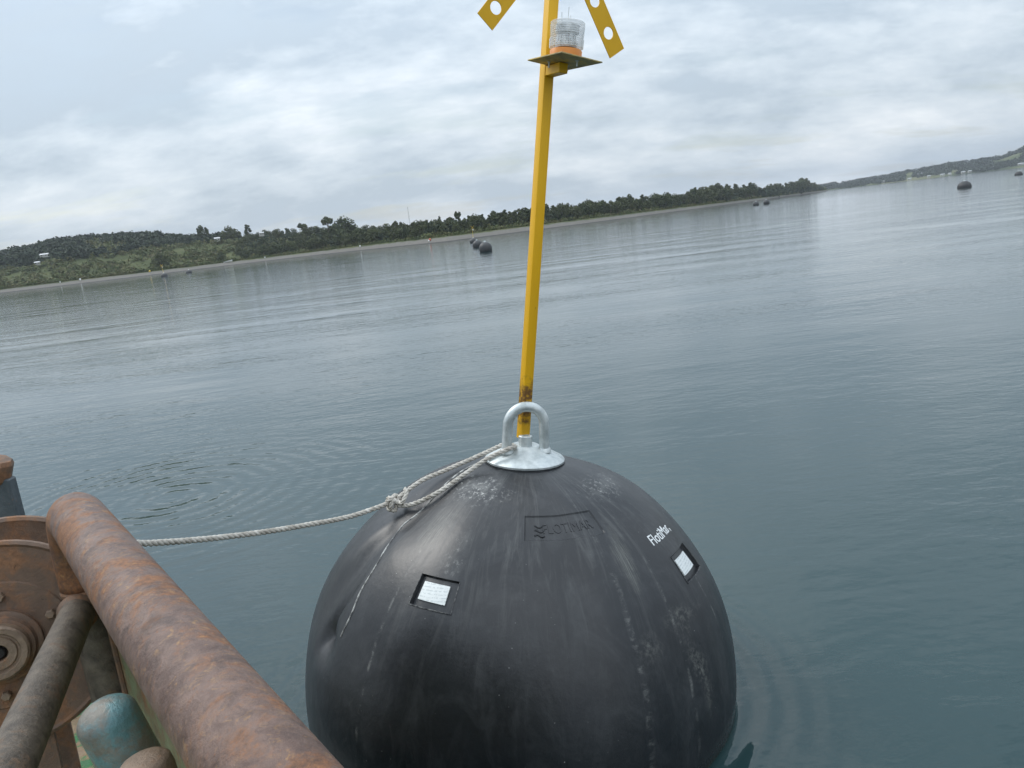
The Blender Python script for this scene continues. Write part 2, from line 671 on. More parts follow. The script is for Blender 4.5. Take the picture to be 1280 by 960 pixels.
skyline_tree(7, 414, 95, 17.5, 'tall thin stemmed tree with an open flat crown beside the round dark tree', .75)
skyline_tree(0, 434, 85, 15, 'broad round dark tree rising above the shore wood', 1.15)
skyline_tree(7, 383, 130, 12.5, 'flat topped tree with an airy crown above the scrub slope', 1.0)
skyline_tree(2, 259, 215, 15, 'tall leaning tree at the end of the hilltop wood beside the white house', .9)
skyline_tree(4, 266, 215, 13, 'slender tree just behind the tall leaning tree on the hilltop', .7)
skyline_tree(3, 315, 200, 13, 'open crowned tree on the hilltop with sky showing through', 1.0)
skyline_tree(0, 293, 190, 13, 'rounded bushy tree on the hilltop past the white house', 1.3)
skyline_tree(0, 203, 30, 11, 'dark bushy tree at the back of the beach behind the lamp buoy', 1.0)
skyline_tree(6, 277.5, 34, 7, 'small dark tree behind the white boat on the beach', .9)
skyline_tree(7, 575, 90, 10, 'thin tree with a small high crown above the wood behind the three buoys', .55)
skyline_tree(5, 552, 80, 8, 'little pointed conifer in the shore wood below the radio mast', .8)

TREE_SHAPE = {0: 'broad round crowned dark tree', 1: 'round crowned green tree', 2: 'tall full crowned tree', 3: 'tall open crowned tree', 4: 'tall slender tree',
              5: 'narrow pointed conifer', 6: 'low spreading bushy tree', 7: 'flat topped tree', 8: 'small open crowned tree'}


def tree_place(u):
    if u < 480:
        return 'on the scrub slope between the white boat and the mast'
    if u < 650:
        return 'in the low wood behind the row of three buoys'
    if u < 860:
        return 'in the wood along the long straight beach'
    return 'in the taller wood on the point behind the buoy pair'


HGT = [(200, 7.5), (330, 7.5), (430, 8), (480, 7.2), (560, 6.3), (600, 6.8), (640, 7.0), (660, 7.8), (720, 8.4), (800, 9.5), (860, 11), (900, 14.5), (940, 14), (970, 11.5), (1010, 18), (1030, 8)]
count = 0
for i in range(292):
    q = (i + rng.uniform(0, 1)) / 292
    u = 300 + q * 727
    mx = float(lerp_table(u, WR)) + 40
    wd = rng.uniform(40, mx) if i % 3 else rng.uniform(34, 60)
    if u > 1000:
        wd = rng.uniform(26, 55)
    hgt = float(lerp_table(u, HGT)) * rng.uniform(.72, 1.16)
    if u < 480:
        k = random.choice([0, 1, 6, 6, 1, 2, 8])
    else:
        k = random.choice([0, 1, 2, 2, 3, 4, 5, 8, 0, 1])
    plant_tree('tree', k, land_p(u, wd) - [0, 0, .2], hgt, TREE_SHAPE[k] + ' ' + tree_place(u), 'trees of the shore wood', random.uniform(.85, 1.25))


# scrub, hill forest, far wood: masses nobody could count
def mass(name, pts, sizes, per, leaf, mat, label, flat=.75, sd=5):
    rg = np.random.default_rng(sd)
    cs = np.array(pts) + np.stack([np.zeros(len(pts)), np.zeros(len(pts)), np.array(sizes) * flat * .6], 1)
    rs = np.stack([np.array(sizes), np.array(sizes), np.array(sizes) * flat], 1)
    V_, F_ = [], []
    for c, r_ in zip(cs, rs):
        v, f = leaf_cloud([c], [r_], per, leaf * r_[0], rg)
        k = len(V_)
        V_ += v
        F_ += [tuple(i + k for i in q) for q in f]
    o = obj(name, (V_, F_), mat, origin=(0, 0, 0), smooth=False)
    tag(o, label, cat='vegetation', kind='stuff')
    return o


pts, sz = [], []
for i in range(7600):
    u = rng.uniform(-260, 1032) if i % 2 else rng.uniform(-260, 420)
    mx = float(lerp_table(u, WR)) * .9
    wd = 22 + (mx - 22) * rng.uniform(0, 1) ** 1.7
    if mnoise.noise(Vector((u * .035, wd * .05, 7.7))) < -.20 and wd > 34 and u < 480:
        continue
    pts.append(land_p(u, wd))
    s_ = rng.uniform(.6, 1.9) * (1.0 if wd > 40 else .65) * (1 + .5 * (u < 300)) * float(lerp_table(u, [(0, 1), (850, 1), (1030, 2)]))
    sz.append(s_)
for i in range(2600):                        # sparse low bushes over the open slopes
    u = rng.uniform(-260, 480)
    wd = rng.uniform(26, float(lerp_table(u, WR)) * .8)
    pts.append(land_p(u, wd))
    sz.append(rng.uniform(.35, 1.0))
mass('shore_scrub', pts, sz, 26, .26, leaf_scrub, 'low green and brown scrub behind the shingle beach', .8, 11)
pts, sz = [], []
for i in range(4600):
    u = rng.uniform(-400, 300)
    wr = float(lerp_table(u, WR))
    lo = .50 if u < 150 else .50 + (u - 150) / 150 * .35
    wd = wr * rng.uniform(lo, 1.15)
    if mnoise.noise(Vector((u * .03, wd * .02, 3.3))) < -.38:
        continue
    pts.append(land_p(u, wd))
    sz.append(rng.uniform(1.8, 4.4))
mass('hill_forest', pts, sz, 40, .22, leaf_hill, 'dark forest covering the hill on the far left shore', 1.0, 12)
pts, sz = [], []
for i in range(1500):                        # back of the wood, between the single trees
    u = rng.uniform(300, 1028)
    mx = float(lerp_table(u, WR))
    wd = rng.uniform(45, mx + 70) if u < 950 else rng.uniform(28, 60)
    pts.append(land_p(u, wd))
    sz.append(rng.uniform(1.5, 2.6) * float(lerp_table(u, [(300, 1.0), (820, 1.1), (900, 1.7), (1010, 2.2), (1030, 1.2)])))
mass('wood_undergrowth', pts, sz, 40, .22, leaf_dark, 'dense dark undergrowth filling the wood along the shore', 1.1, 13)
pts, sz = [], []
for i in range(3600):
    u = rng.uniform(1000, 1500)
    wd = rng.uniform(8, 560)
    if mnoise.noise(Vector((u * .045, wd * .008, 5.3))) < -.10:
        continue
    pts.append(far_p(u, wd))
    sz.append(rng.uniform(4, 9))
mass('far_hill_wood', pts, sz, 30, .26, leaf_hill, 'hazy blue green woods covering the hills across the bay', .8, 14)

# ------------------------------------------------------------------ houses, mast, beach things
white = M("white_paint")
white.set(color=white.mix(white.noise(white.map(), 1.5), (.66, .67, .66), (.80, .80, .78)), rough=.6)
roofm = M("roof_metal")
roofm.set(color=roofm.mix(roofm.noise(roofm.map(), .8), (.38, .39, .40), (.55, .56, .57)), rough=.45)
plaster = M("house_plaster")
plaster.set(color=plaster.mix(plaster.noise(plaster.map(), .6), (.34, .33, .30), (.48, .47, .44)), rough=.8)
darkm = M("dark_glass")
darkm.set(color=(.03, .035, .04), rough=.2)


def house(p, yaw, lx, ly, hh, label, group=None):
    x = np.array([math.cos(yaw), math.sin(yaw), 0])
    y = np.array([-math.sin(yaw), math.cos(yaw), 0])
    zz = np.array([0, 0, 1.0])
    p = np.array(p, float)
    e = make_empty('house', p)
    obj('wall', box(p + zz * (hh / 2 - .4), (x, y, zz), (lx / 2, ly / 2, hh / 2 + .4)), plaster.m, e, False)
    b = p + zz * (hh + .02)
    rx, ry, rh = lx / 2 + .35, ly / 2 + .4, ly * .28
    V_ = [b - x * rx - y * ry, b + x * rx - y * ry, b + x * rx + y * ry, b - x * rx + y * ry, b - x * rx + zz * rh, b + x * rx + zz * rh]
    obj('roof', (V_, [(0, 1, 5, 4), (2, 3, 4, 5), (0, 4, 3), (1, 2, 5), (3, 2, 1, 0)]), roofm.m, e, False)
    for sx in (-.28, .28):
        obj('window', box(p + x * lx * sx - y * (ly / 2 + .02) + zz * hh * .55, (x, y, zz), (lx * .1, .04, hh * .2)), darkm.m, e, False)
    tag(e, label, 'house', group)
    return e


house(land_p(53, 165) + [0, 0, 2.0], .25, 3.2, 3, 1.2, 'pale roofed house among trees low on the left wooded hill')
house(land_p(64, 185) + [0, 0, 3], .05, 6, 3.4, 1.2, 'long pale roofed house beside a smaller one on the wooded hill')
house(land_p(277, 190) + [0, 0, 2], .3, 4.2, 4, 1.9, 'white house with a metal roof on the hilltop under the leaning tree')
house(land_p(332, 130) + [0, 0, 5.5], .5, 3, 3, 1.6, 'tiny white hut half hidden in the dark scrub slope')
for u, wd, lx in ((1137, 25, 14), (1150, 190, 22), (1161, 15, 12), (1178, 14, 16), (1187, 20, 10), (1204, 14, 14), (1212, 60, 12), (1232, 45, 18), (1241, 120, 12), (1276, 60, 20), (1104, 30, 10)):
    house(far_p(u, wd) + [0, 0, 1.5], random.uniform(-.4, .4), lx * .6, 6, 3.0, ('small pale house at the water edge across the bay' if wd < 40 else 'pale house higher up on the hillside across the bay'), 'houses across the bay')

mastm = M("mast_steel")
mastm.set(color=(.35, .36, .37), rough=.5, metal=.4)
mp = land_p(515, 330)
e = make_empty('radio_mast', mp)
tag(e, 'thin lattice radio mast above the shore wood', 'mast')
mh = 25.0
for k in range(3):
    a = k * 2.094
    o_ = np.array([math.cos(a) * .45, math.sin(a) * .45, 0])
    obj('leg', tube([mp + o_ - [0, 0, 1], mp + o_ * .5 + [0, 0, mh]], .07, 5), mastm.m, e)
zz = []
for i in range(22):
    a0, a1 = (i % 3) * 2.094, ((i + 1) % 3) * 2.094
    f0, f1 = i / 22, (i + 1) / 22
    q0 = mp + np.array([math.cos(a0), math.sin(a0), 0]) * .45 * (1 - .5 * f0) + [0, 0, mh * f0]
    q1 = mp + np.array([math.cos(a1), math.sin(a1), 0]) * .45 * (1 - .5 * f1) + [0, 0, mh * f1]
    zz.append(tube([q0, q1], .05, 4))
obj('lattice', join(*zz), mastm.m, e)

orange = M("orange_plastic")
orange.set(color=(.50, .13, .06), rough=.5)
yellow_far = M("yellow_plastic")
yellow_far.set(color=(.72, .48, .06), rough=.5)


def float_(u, wd, m, r_, label, group=None):
    p = land_p(u, wd)
    c = p + [0, 0, r_ * .9]
    body = lathe([(r_ * math.sin(t) * (1 + .1 * math.cos(t)), -r_ * math.cos(t)) for t in np.linspace(.15, 2.9, 9)] + [(r_ * .16, r_ * 1.05), (r_ * .16, r_ * 1.3)], c, (.3, .2, 1), 10)
    o = obj('beach_float', body, m, None)
    tag(o, label, 'float', group)


float_(100, 14, white.m, .6, 'large white float on the shingle below the left hill')
float_(75, 14, white.m, .38, 'smaller white float on the shingle near the larger one')
float_(187, 15, yellow_far.m, .5, 'yellow float on the shingle beside the dark beach tree')
float_(331, 14, white.m, .42, 'white float on the beach past the white boat')
float_(450, 13, white.m, .45, 'white float lying at the top of the beach below the round dark tree')
float_(537, 10, orange.m, .55, 'orange red float on the beach below the mast')
float_(535.5, 8, white.m, .35, 'small white float touching the orange red one on the beach')

# beached white boat
bp = land_p(285, 15)
bx_ = azdir(375)
bx_ = np.array([bx_[1], -bx_[0], 0]) * .95 + np.array([0, 0, .1])
bx_ /= np.linalg.norm(bx_)
by_ = np.cross([0, 0, 1.0], bx_)
by_ /= np.linalg.norm(by_)
V, Fw = [], []
nst = 9
for i in range(nst):
    t = i / (nst - 1)
    hw = .95 * (1 - max(0, (t - .45) / .55) ** 2.2) + .02
    for a, hz in ((-1, .95 + .3 * t * t), (-.75, .35 + .1 * t), (0, .05 + .35 * max(0, t - .7)), (.75, .35 + .1 * t), (1, .95 + .3 * t * t), (.86, .9 + .3 * t * t), (.5, .45), (-.5, .45), (-.86, .9 + .3 * t * t)):
        V.append(bp + bx_ * (t * 5.4 - 2.7) + by_ * a * hw + np.array([0, 0, hz]))
for i in range(nst - 1):
    for k in range(9):
        Fw.append((i * 9 + k, i * 9 + (k + 1) % 9, (i + 1) * 9 + (k + 1) % 9, (i + 1) * 9 + k))
Fw += [tuple(range(9))[::-1], tuple((nst - 1) * 9 + k for k in range(9))]
e = make_empty('rowing_boat', bp)
tag(e, 'white open boat drawn up on the shingle', 'boat')
obj('hull', (V, Fw), white.m, e)
for t in (-.9, .6):
    obj('thwart', box(bp + bx_ * t + [0, 0, .82], (bx_, by_, np.cross(bx_, by_)), (.14, .72, .03)), barkm.m, e, False)

# ------------------------------------------------------------------ far buoys
farblack = M("far_buoy_black")
farblack.set(color=farblack.mix(farblack.noise(farblack.map(), 1.4, 5), (.022, .024, .027), (.065, .066, .066)), rough=.5)
galv = M("galvanised_steel")
gv = galv.noise(galv.map(), 14, 6, .65)
galv.set(color=galv.ramp(gv, [(.32, (.40, .44, .44)), (.5, (.56, .60, .60)), (.66, (.70, .73, .72))]), metal=.55,
         rough=galv.ramp(gv, [(.3, .38), (.7, .55)]), normal=galv.bump(galv.noise(galv.map(), 60, 4), .25, .003))
yel = M("yellow_paint")
yv = yel.map()
spots = yel.ramp(yel.noise(yv, 42, 5, .65), [(.66, 0.0), (.72, .7)])
ycol = yel.mix(yel.noise(yel.map(scale=(6, 6, 1.2)), 3.0, 5), (.70, .385, .012), (.82, .46, .020))
ycol = yel.mix(spots, ycol, (.22, .10, .03))
yel.set(spec=.3, color=ycol, rough=.42, normal=yel.bump(yel.noise(yv, 90, 3), .12, .002))


def far_buoy(u, dist, rad, sink, label, lamp=False, group=None):
    p = ground(u, dist)
    e = make_empty('mooring_buoy', p)
    c = p + [0, 0, rad * sink]
    tl = np.array([random.uniform(-.1, .1), random.uniform(-.1, .1), 1])
    obj('body', lathe([(rad * math.sin(t) * (1 + .015 * math.cos(6 * t)), -rad * math.cos(t)) for t in np.linspace(.2, math.pi - .16, 18)], c, tl, 24), farblack.m, e)
    tp = c + tl / np.linalg.norm(tl) * rad * .97
    obj('cap', lathe([(rad * .19, 0), (rad * .17, rad * .04), (rad * .05, rad * .10), (rad * .05, rad * .14)], tp, tl, 14), galv.m, e)
    arch = [tp + np.array([math.cos(a) * rad * .11, 0, math.sin(a) * rad * .11 + rad * .12]) for a in np.linspace(0, math.pi, 9)]
    obj('shackle', tube([arch[0] - [0, 0, rad * .1]] + arch + [arch[-1] - [0, 0, rad * .1]], rad * .025, 6), galv.m, e)
    if lamp:
        tx = tl / np.linalg.norm(tl)
        obj('pole', tube([tp, tp + tx * 2.6], .045, 6), yellow_far.m, e)
        for s_ in (-1, 1):
            ax = np.array([s_ * .75, 0, .75])
            x_, y_, a_ = frame(ax, (0, 1, 0))
            obj('topmark_bar', box(tp + tx * 2.6 + [0, -.06 * s_, 0], (a_, x_, y_), (.6, .03, .09)), yellow_far.m, e, False)
        obj('lamp', lathe([(.13, 0), (.13, .1), (.1, .12), (.1, .28), (.05, .3)], tp + tx * 1.95 + [.12, -.1, 0], tx, 10), white.m, e)
    tag(e, label, 'buoy', group)
    return e


far_buoy(604.3, 100, .87, .42, 'largest of three round black buoys in a row off the beach')
far_buoy(594.8, 134, .86, .40, 'middle one of three round black buoys in a row off the beach')
far_buoy(590.2, 195, .92, .25, 'black buoy with a yellow topmark at the end of the row of three', True)
far_buoy(944.5, 302, 1.15, .25, 'black buoy of a close pair, lower one, off the wooded point', False)
far_buoy(957.8, 305, 1.15, .40, 'black buoy of a close pair, rounder one, off the wooded point', False)
far_buoy(1205.5, 167, 1.2, .05, 'black domed buoy alone on the water before the far hills')
far_buoy(1273.5, 300, 1.2, .0, 'low black buoy farther out beyond the lone domed one')
far_buoy(203.8, 298, 1.18, .08, 'low black buoy with a yellow lamp mast off the left beach', True)
far_buoy(234.6, 325, 1.18, .05, 'low black buoy without a mast off the left beach')

# ================================================================== THE BIG BUOY
RB = 1.2
bax = np.array([.135, .03, .99])
bax /= np.linalg.norm(bax)
by = np.array([0, 1.0, 0]) - bax * bax[1]
by /= np.linalg.norm(by)
bx = np.cross(by, bax)
BM = np.stack([bx, by, bax], 1)              # local -> world


def b2w(p):
    return BC + np.asarray(p) @ BM.T


def latlon(px, py):
    d = ray(px, py)
    o_ = BC - CAM
    b = d @ o_
    disc = max(0, b * b - o_ @ o_ + RB * RB)
    q = (d * (b - math.sqrt(disc)) - o_) @ BM
    return math.asin(max(-1, min(1, q[2] / RB))), math.atan2(q[1], q[0])


def ldir(lat, lon):
    return np.array([math.cos(lat) * math.cos(lon), math.cos(lat) * math.sin(lon), math.sin(lat)])


DENTS = []


def dent(px, py, depth, slat, slon, skew=0.0):
    la, lo = latlon(px, py)
    DENTS.append((la, lo, depth, slat, slon, skew))


dent(436, 722, .036, .28, .10, .25)
dent(455, 690, -.018, .25, .06, .2)
dent(408, 800, .040, .07, .07)
dent(418, 770, .030, .16, .028, .3)
dent(520, 640, .030, .16, .20)
dent(540, 800, -.012, .5, .16)
dent(730, 800, .010, .5, .10)
dent(860, 830, .012, .22, .16)
dent(785, 615, -.012, .26, .32)
dent(882, 735, -.016, .34, .34)
dent(396, 740, -.016, .34, .26)


def bump_r(lat, lon):
    r_ = 1 + .034 * np.sin(lat) ** 2
    for la, lo, dp, sa, so_, sk_ in DENTS:
        dl = (lon - lo + math.pi) % (2 * math.pi) - math.pi - sk_ * (lat - la)
        r_ = r_ - dp * np.exp(-((lat - la) / sa) ** 2 - (dl * np.cos(la) / so_) ** 2)
    return r_ * RB * (1 - .0035 * np.cos(8 * lon + .6) * np.cos(lat))


# recessed fields in the moulded skin: two label pockets and the moulded name
pl = latlon(546, 745)
pr = latlon(852, 707)
pe = latlon(703, 663)
FIELDS = [(pl[0], pl[1], .215, .145, .016), (pr[0], pr[1], .215, .145, .016), (pe[0], pe[1], .37, .14, .006)]


def fbox(f):
    la, lo, w_, h_, _ = f
    return la - h_ / 2 / RB, la + h_ / 2 / RB, lo - w_ / 2 / (RB * math.cos(la)), lo + w_ / 2 / (RB * math.cos(la))


lats = list(np.linspace(-math.pi / 2 + .02, math.pi / 2 - .03, 150))
lons = list(np.linspace(-math.pi, math.pi, 261)[:-1])
for f in FIELDS:
    a0, a1, o0, o1 = fbox(f)
    for a in (a0, a1):
        lats += [a - .0025, a + .0025]
    for a in (o0, o1):
        lons += [a - .003, a + .003]


def thin(xs):
    xs = sorted(xs)
    o_ = [xs[0]]
    for x in xs[1:]:
        if x - o_[-1] > 1e-4:
            o_.append(x)
    return np.array(o_)


lats, lons = thin(lats), thin(lons)
LA, LO = np.meshgrid(lats, lons, indexing='ij')
RR = bump_r(LA, LO)
for f in FIELDS:
    a0, a1, o0, o1 = fbox(f)
    RR = RR - f[4] * ((LA > a0) & (LA < a1) & (LO > o0) & (LO < o1))
P = np.stack([np.cos(LA) * np.cos(LO), np.cos(LA) * np.sin(LO), np.sin(LA)], -1) * RR[..., None]
V = b2w(P.reshape(-1, 3))
na, no = len(lats), len(lons)
Fw = []
for i in range(na - 1):
    for j in range(no):
        j2 = (j + 1) % no
        Fw.append((i * no + j, i * no + j2, (i + 1) * no + j2, (i + 1) * no + j))
Fw.append(tuple(range(no))[::-1])
Fw.append(tuple((na - 1) * no + k for k in range(no)))
UV = np.stack([LO.ravel(), LA.ravel()], 1)

bm_ = M("black_polyethylene")
uvn = bm_.n('ShaderNodeUVMap').outputs[0]
pos = bm_.map('Object')
uvs = bm_.sep(uvn)
streak = bm_.noise(bm_.map(uvn, scale=(15, 2.6, 1)), 1.0, 9, .70, 1.1)       # scuffs along the meridians
fine = bm_.noise(bm_.map(uvn, scale=(150, 9, 1), loc=(2, 5, 0)), 1.0, 5, .7)
cloudy = bm_.noise(pos, 2.6, 6, .6)
grit = bm_.noise(pos, 38, 6, .75)
base = bm_.ramp(cloudy, [(.3, (.0060, .0072, .0098)), (.7, (.0125, .0145, .0180))])


def spot(px, py, ra, ro, soft=.5, rot=0.0):
    """mask round one worn place of the skin"""
    la, lo = latlon(px, py)
    v = bm_.map(bm_.vm('SUBTRACT', uvn, (lo, la, 0)), rot=(0, 0, rot))
    v = bm_.vm('MULTIPLY', v, (math.cos(la) / ro, 1 / ra, 0))
    l_ = bm_.math('ADD', bm_.vm('LENGTH', v), bm_.math('MULTIPLY_ADD', bm_.noise(pos, 6, 8, .7), 2.2, -1.1))
    return bm_.ramp(l_, [(1 - soft, 1.0), (1.0, 0.0)])


def mul(*a):
    r_ = a[0]
    for q in a[1:]:
        r_ = bm_.math('MULTIPLY', r_, q)
    return r_


def mx(*a):
    r_ = a[0]
    for q in a[1:]:
        r_ = bm_.math('MAXIMUM', r_, q)
    return r_


top_zone = bm_.ramp(uvs[1], [(.30, 0.0), (1.0, 1.0)])
sc = bm_.ramp(streak, [(.50, 0.0), (.74, 1.0)])
c_ = bm_.mix(mul(sc, bm_.math('MULTIPLY_ADD', top_zone, .34, .05)), base, (.17, .175, .17))
# broad faint wipes
wipe = bm_.ramp(bm_.noise(bm_.map(pos, scale=(1, 1, .55), rot=(.2, .1, .5)), 4.2, 9, .68, 1.4), [(.48, 0.0), (.70, 1.0)])
c_ = bm_.mix(mul(wipe, .14), c_, (.15, .155, .16))
# salt and lime smears
salt = bm_.ramp(grit, [(.54, 0.0), (.64, 1.0)])
soft_n = bm_.ramp(bm_.noise(pos, 9, 7, .72), [(.44, 0.0), (.66, 1.0)])
zones = mx(spot(598, 618, .12, .20, .9), bm_.math('MULTIPLY', spot(750, 612, .10, .20, .9), .6), bm_.math('MULTIPLY', spot(578, 690, .16, .05, 1.0), .4))
c_ = bm_.mix(mul(zones, soft_n, .40), c_, (.32, .32, .30))
c_ = bm_.mix(mul(zones, salt, .65), c_, (.62, .62, .59))
z2 = mx(bm_.math('MULTIPLY', spot(778, 700, .18, .05, 1.0, .25), .8), bm_.math('MULTIPLY', spot(550, 660, .2, .09, .9), .6))
c_ = bm_.mix(mul(z2, bm_.ramp(fine, [(.42, 0.0), (.62, 1.0)]), .6), c_, (.30, .30, .26))
z3 = mx(spot(876, 835, .24, .06, 1.0, -.2), bm_.math('MULTIPLY', spot(812, 812, .07, .08, 1.0), .8), bm_.math('MULTIPLY', spot(850, 770, .05, .16, 1.0), .7))
c_ = bm_.mix(mul(z3, bm_.ramp(grit, [(.46, 0.0), (.66, 1.0)]), .5), c_, (.28, .28, .25))
# worn mould lines, dashed, running down the meridians
for px, py, wd in ((500, 740, .010), (748, 690, .022), (800, 700, .012), (845, 700, .006)):
    la, lo = latlon(px, py)
    dl = bm_.math('ABSOLUTE', bm_.math('SUBTRACT', bm_.math('ADD', uvs[0], bm_.math('MULTIPLY_ADD', bm_.noise(pos, 4, 4), .05, -.025)), lo))
    ln = bm_.ramp(bm_.math('DIVIDE', dl, wd), [(.3, 1.0), (1.0, 0.0)])
    br = bm_.ramp(bm_.noise(bm_.map(uvn, scale=(9, 17, 1), loc=(px, 0, 0)), 1.0, 8, .75), [(.50, 0.0), (.66, 1.0)])
    up = bm_.ramp(uvs[1], [(.0, .35), (.5, 1.0), (1.25, .4)])
    c_ = bm_.mix(mul(ln, br, up, .5), c_, (.34, .34, .32))
# loose specks
vor = bm_.n('ShaderNodeTexVoronoi')
bm_.put(vor.inputs['Vector'], pos)
vor.inputs['Scale'].default_value = 26
sp = bm_.ramp(vor.outputs['Distance'], [(.03, 1.0), (.075, 0.0)])
spm = bm_.ramp(bm_.noise(pos, 3.3, 4), [(.52, 0.0), (.66, 1.0)])
c_ = bm_.mix(mul(sp, spm, .8), c_, (.5, .5, .48))
rough = bm_.math('MULTIPLY_ADD', cloudy, .18, .29)
rough = bm_.math('ADD', rough, bm_.math('MULTIPLY', sc, .14))
gz = bm_.sep(bm_.n('ShaderNodeNewGeometry').outputs['Position'])[2]
wetl = bm_.ramp(bm_.math('ADD', gz, bm_.math('MULTIPLY_ADD', bm_.noise(pos, 6, 5), .10, -.05)), [(.05, 1.0), (.11, 0.0)])
slime = bm_.ramp(bm_.math('ADD', gz, bm_.math('MULTIPLY_ADD', bm_.noise(pos, 14, 6, .7), .08, -.04)), [(.0, 1.0), (.035, 0.0)])
c_ = bm_.mix(bm_.math('MULTIPLY', wetl, .6), c_, (.008, .009, .010))
c_ = bm_.mix(bm_.math('MULTIPLY', slime, .7), c_, (.020, .024, .012))
rough = bm_.math('MULTIPLY_ADD', wetl, -.20, rough)
bn = bm_.bump(bm_.noise(pos, 5, 6, .6), .22, .02)
bn = bm_.bump(bm_.noise(pos, 130, 3, .6), .10, .002, bn)
bm_.set(color=c_, rough=rough, normal=bn, spec=.62)

buoy = make_empty('mooring_buoy', BC - bax * RB)
tag(buoy, 'huge round black mooring buoy with yellow pole and galvanised top plate', 'buoy')
body = obj('body', (V, Fw), bm_.m, buoy, sharp=40, origin=BC, uv=UV)


def patch(lat, lon, w_, h_, off, nx, ny, shear=0.0):
    """a small sheet that follows the skin"""
    V_, F_ = [], []
    for j in range(ny + 1):
        for i in range(nx + 1):
            la = lat + (j / ny - .5) * h_ / RB
            lo = lon + ((i / nx - .5) * w_ + shear * (j / ny - .5) * h_) / (RB * math.cos(lat))
            V_.append(b2w(ldir(la, lo) * (bump_r(la, lo) + off)))
    for j in range(ny):
        for i in range(nx):
            F_.append((j * (nx + 1) + i, j * (nx + 1) + i + 1, (j + 1) * (nx + 1) + i + 1, (j + 1) * (nx + 1) + i))
    return V_, F_


def solid_patch(lat, lon, w_, h_, o0, o1, nx=6, ny=4):
    v0, f0 = patch(lat, lon, w_, h_, o0, nx, ny)
    v1, f1 = patch(lat, lon, w_, h_, o1, nx, ny)
    k = len(v0)
    F_ = [tuple(i + k for i in q) for q in f1] + [q[::-1] for q in f0]
    ring = [i for i in range(nx + 1)] + [j * (nx + 1) + nx for j in range(1, ny + 1)] + [ny * (nx + 1) + i for i in range(nx - 1, -1, -1)] + [j * (nx + 1) for j in range(ny - 1, 0, -1)]
    for a, b in zip(ring, ring[1:] + ring[:1]):
        F_.append((a, b, b + k, a + k))
    return v0 + v1, F_


lab = M("label_plate")
lg = lab.t.outputs['Generated']
lines = lab.n('ShaderNodeTexWave', wave_type='BANDS', bands_direction='Z')
lab.put(lines.inputs['Vector'], lg)
lines.inputs['Scale'].default_value = 2.2
ln = lab.ramp(lines.outputs['Fac'], [(.60, 0.0), (.80, 1.0)])
wdn = lab.ramp(lab.noise(lab.map('Generated', scale=(14, 14, 3)), 1.0, 2), [(.45, 0.0), (.50, 1.0)])
lab.set(color=lab.mix(lab.math('MULTIPLY', lab.math('MULTIPLY', ln, wdn), .40), lab.mix(lab.ramp(lab.noise(lab.map('Generated', scale=(3, 3, 3)), 2.0, 7, .7), [(.48, 0.0), (.75, .45)]), (.74, .77, .76), (.45, .46, .44)), (.30, .35, .37)), rough=.4)
for k, (f, sh) in enumerate(((FIELDS[0], (-.008, .004)), (FIELDS[1], (-.01, .004)))):
    o_ = obj('label_plate', solid_patch(f[0] + sh[1], f[1] + sh[0], .142, .086, -.015, -.008), lab.m, buoy, False)
whitep = M("white_print")
whitep.set(color=(.78, .80, .80), rough=.5)
edgewear = M("worn_edge")
edgewear.set(color=edgewear.ramp(edgewear.noise(edgewear.map(), 45, 4), [(.45, (.02, .022, .026)), (.68, (.16, .16, .155))]), rough=.5)


def bead(pts, r_, name, m, off=.001):
    P_ = [b2w(ldir(a, b) * (bump_r(a, b) + off)) for a, b in pts]
    return obj(name, tube(P_, r_, 6), m, body)


for f in FIELDS[:2]:
    a0, a1, o0, o1 = fbox(f)
    n_ = 8
    lip = [(a0, o0 + (o1 - o0) * i / n_) for i in range(n_ + 1)]
    bead(lip, .0035, 'pocket_lip', edgewear.m)
    bead([(a0 + (a1 - a0) * i / 5, o1) for i in range(6)], .0025, 'pocket_lip', edgewear.m)
    bead([(a0 + (a1 - a0) * i / 5, o0) for i in range(6)], .0025, 'pocket_lip', edgewear.m)


def text_on_buoy(s, lat, lon, size, width, off, thick, mat, name, bold=.012, shear=0.0, rise=0.0):
    cu = bpy.data.curves.new('txt', 'FONT')
    cu.body = s
    cu.size = size
    cu.align_x = 'CENTER'
    cu.align_y = 'CENTER'
    cu.offset = bold * size
    cu.extrude = thick / 2
    cu.resolution_u = 3
    to = bpy.data.objects.new('txt', cu)
    col.objects.link(to)
    bpy.context.view_layer.update()
    me = to.evaluated_get(bpy.context.evaluated_depsgraph_get()).to_mesh()
    vs = np.array([v.co[:] for v in me.vertices])
    fs = [tuple(p.vertices) for p in me.polygons]
    bpy.data.objects.remove(to)
    sx = width / (vs[:, 0].max() - vs[:, 0].min())
    out_ = []
    for x, y, z_ in vs:
        x *= sx
        la = lat + (y + rise * x) / RB
        lo = lon + (x + shear * y) / (RB * math.cos(lat))
        out_.append(b2w(ldir(la, lo) * (bump_r(la, lo) + off + z_)))
    return obj(name, (out_, fs), mat, body, False)


tl_ = latlon(820, 673)
text_on_buoy('FlotiMar,', tl_[0], tl_[1], .080, .240, .0012, .002, whitep.m, 'printed_name', .0)
text_on_buoy('FLOTIMAR', pe[0] - .005, pe[1] + .035, .080, .25, -.0052, .003, bm_.m, 'moulded_name', .0)
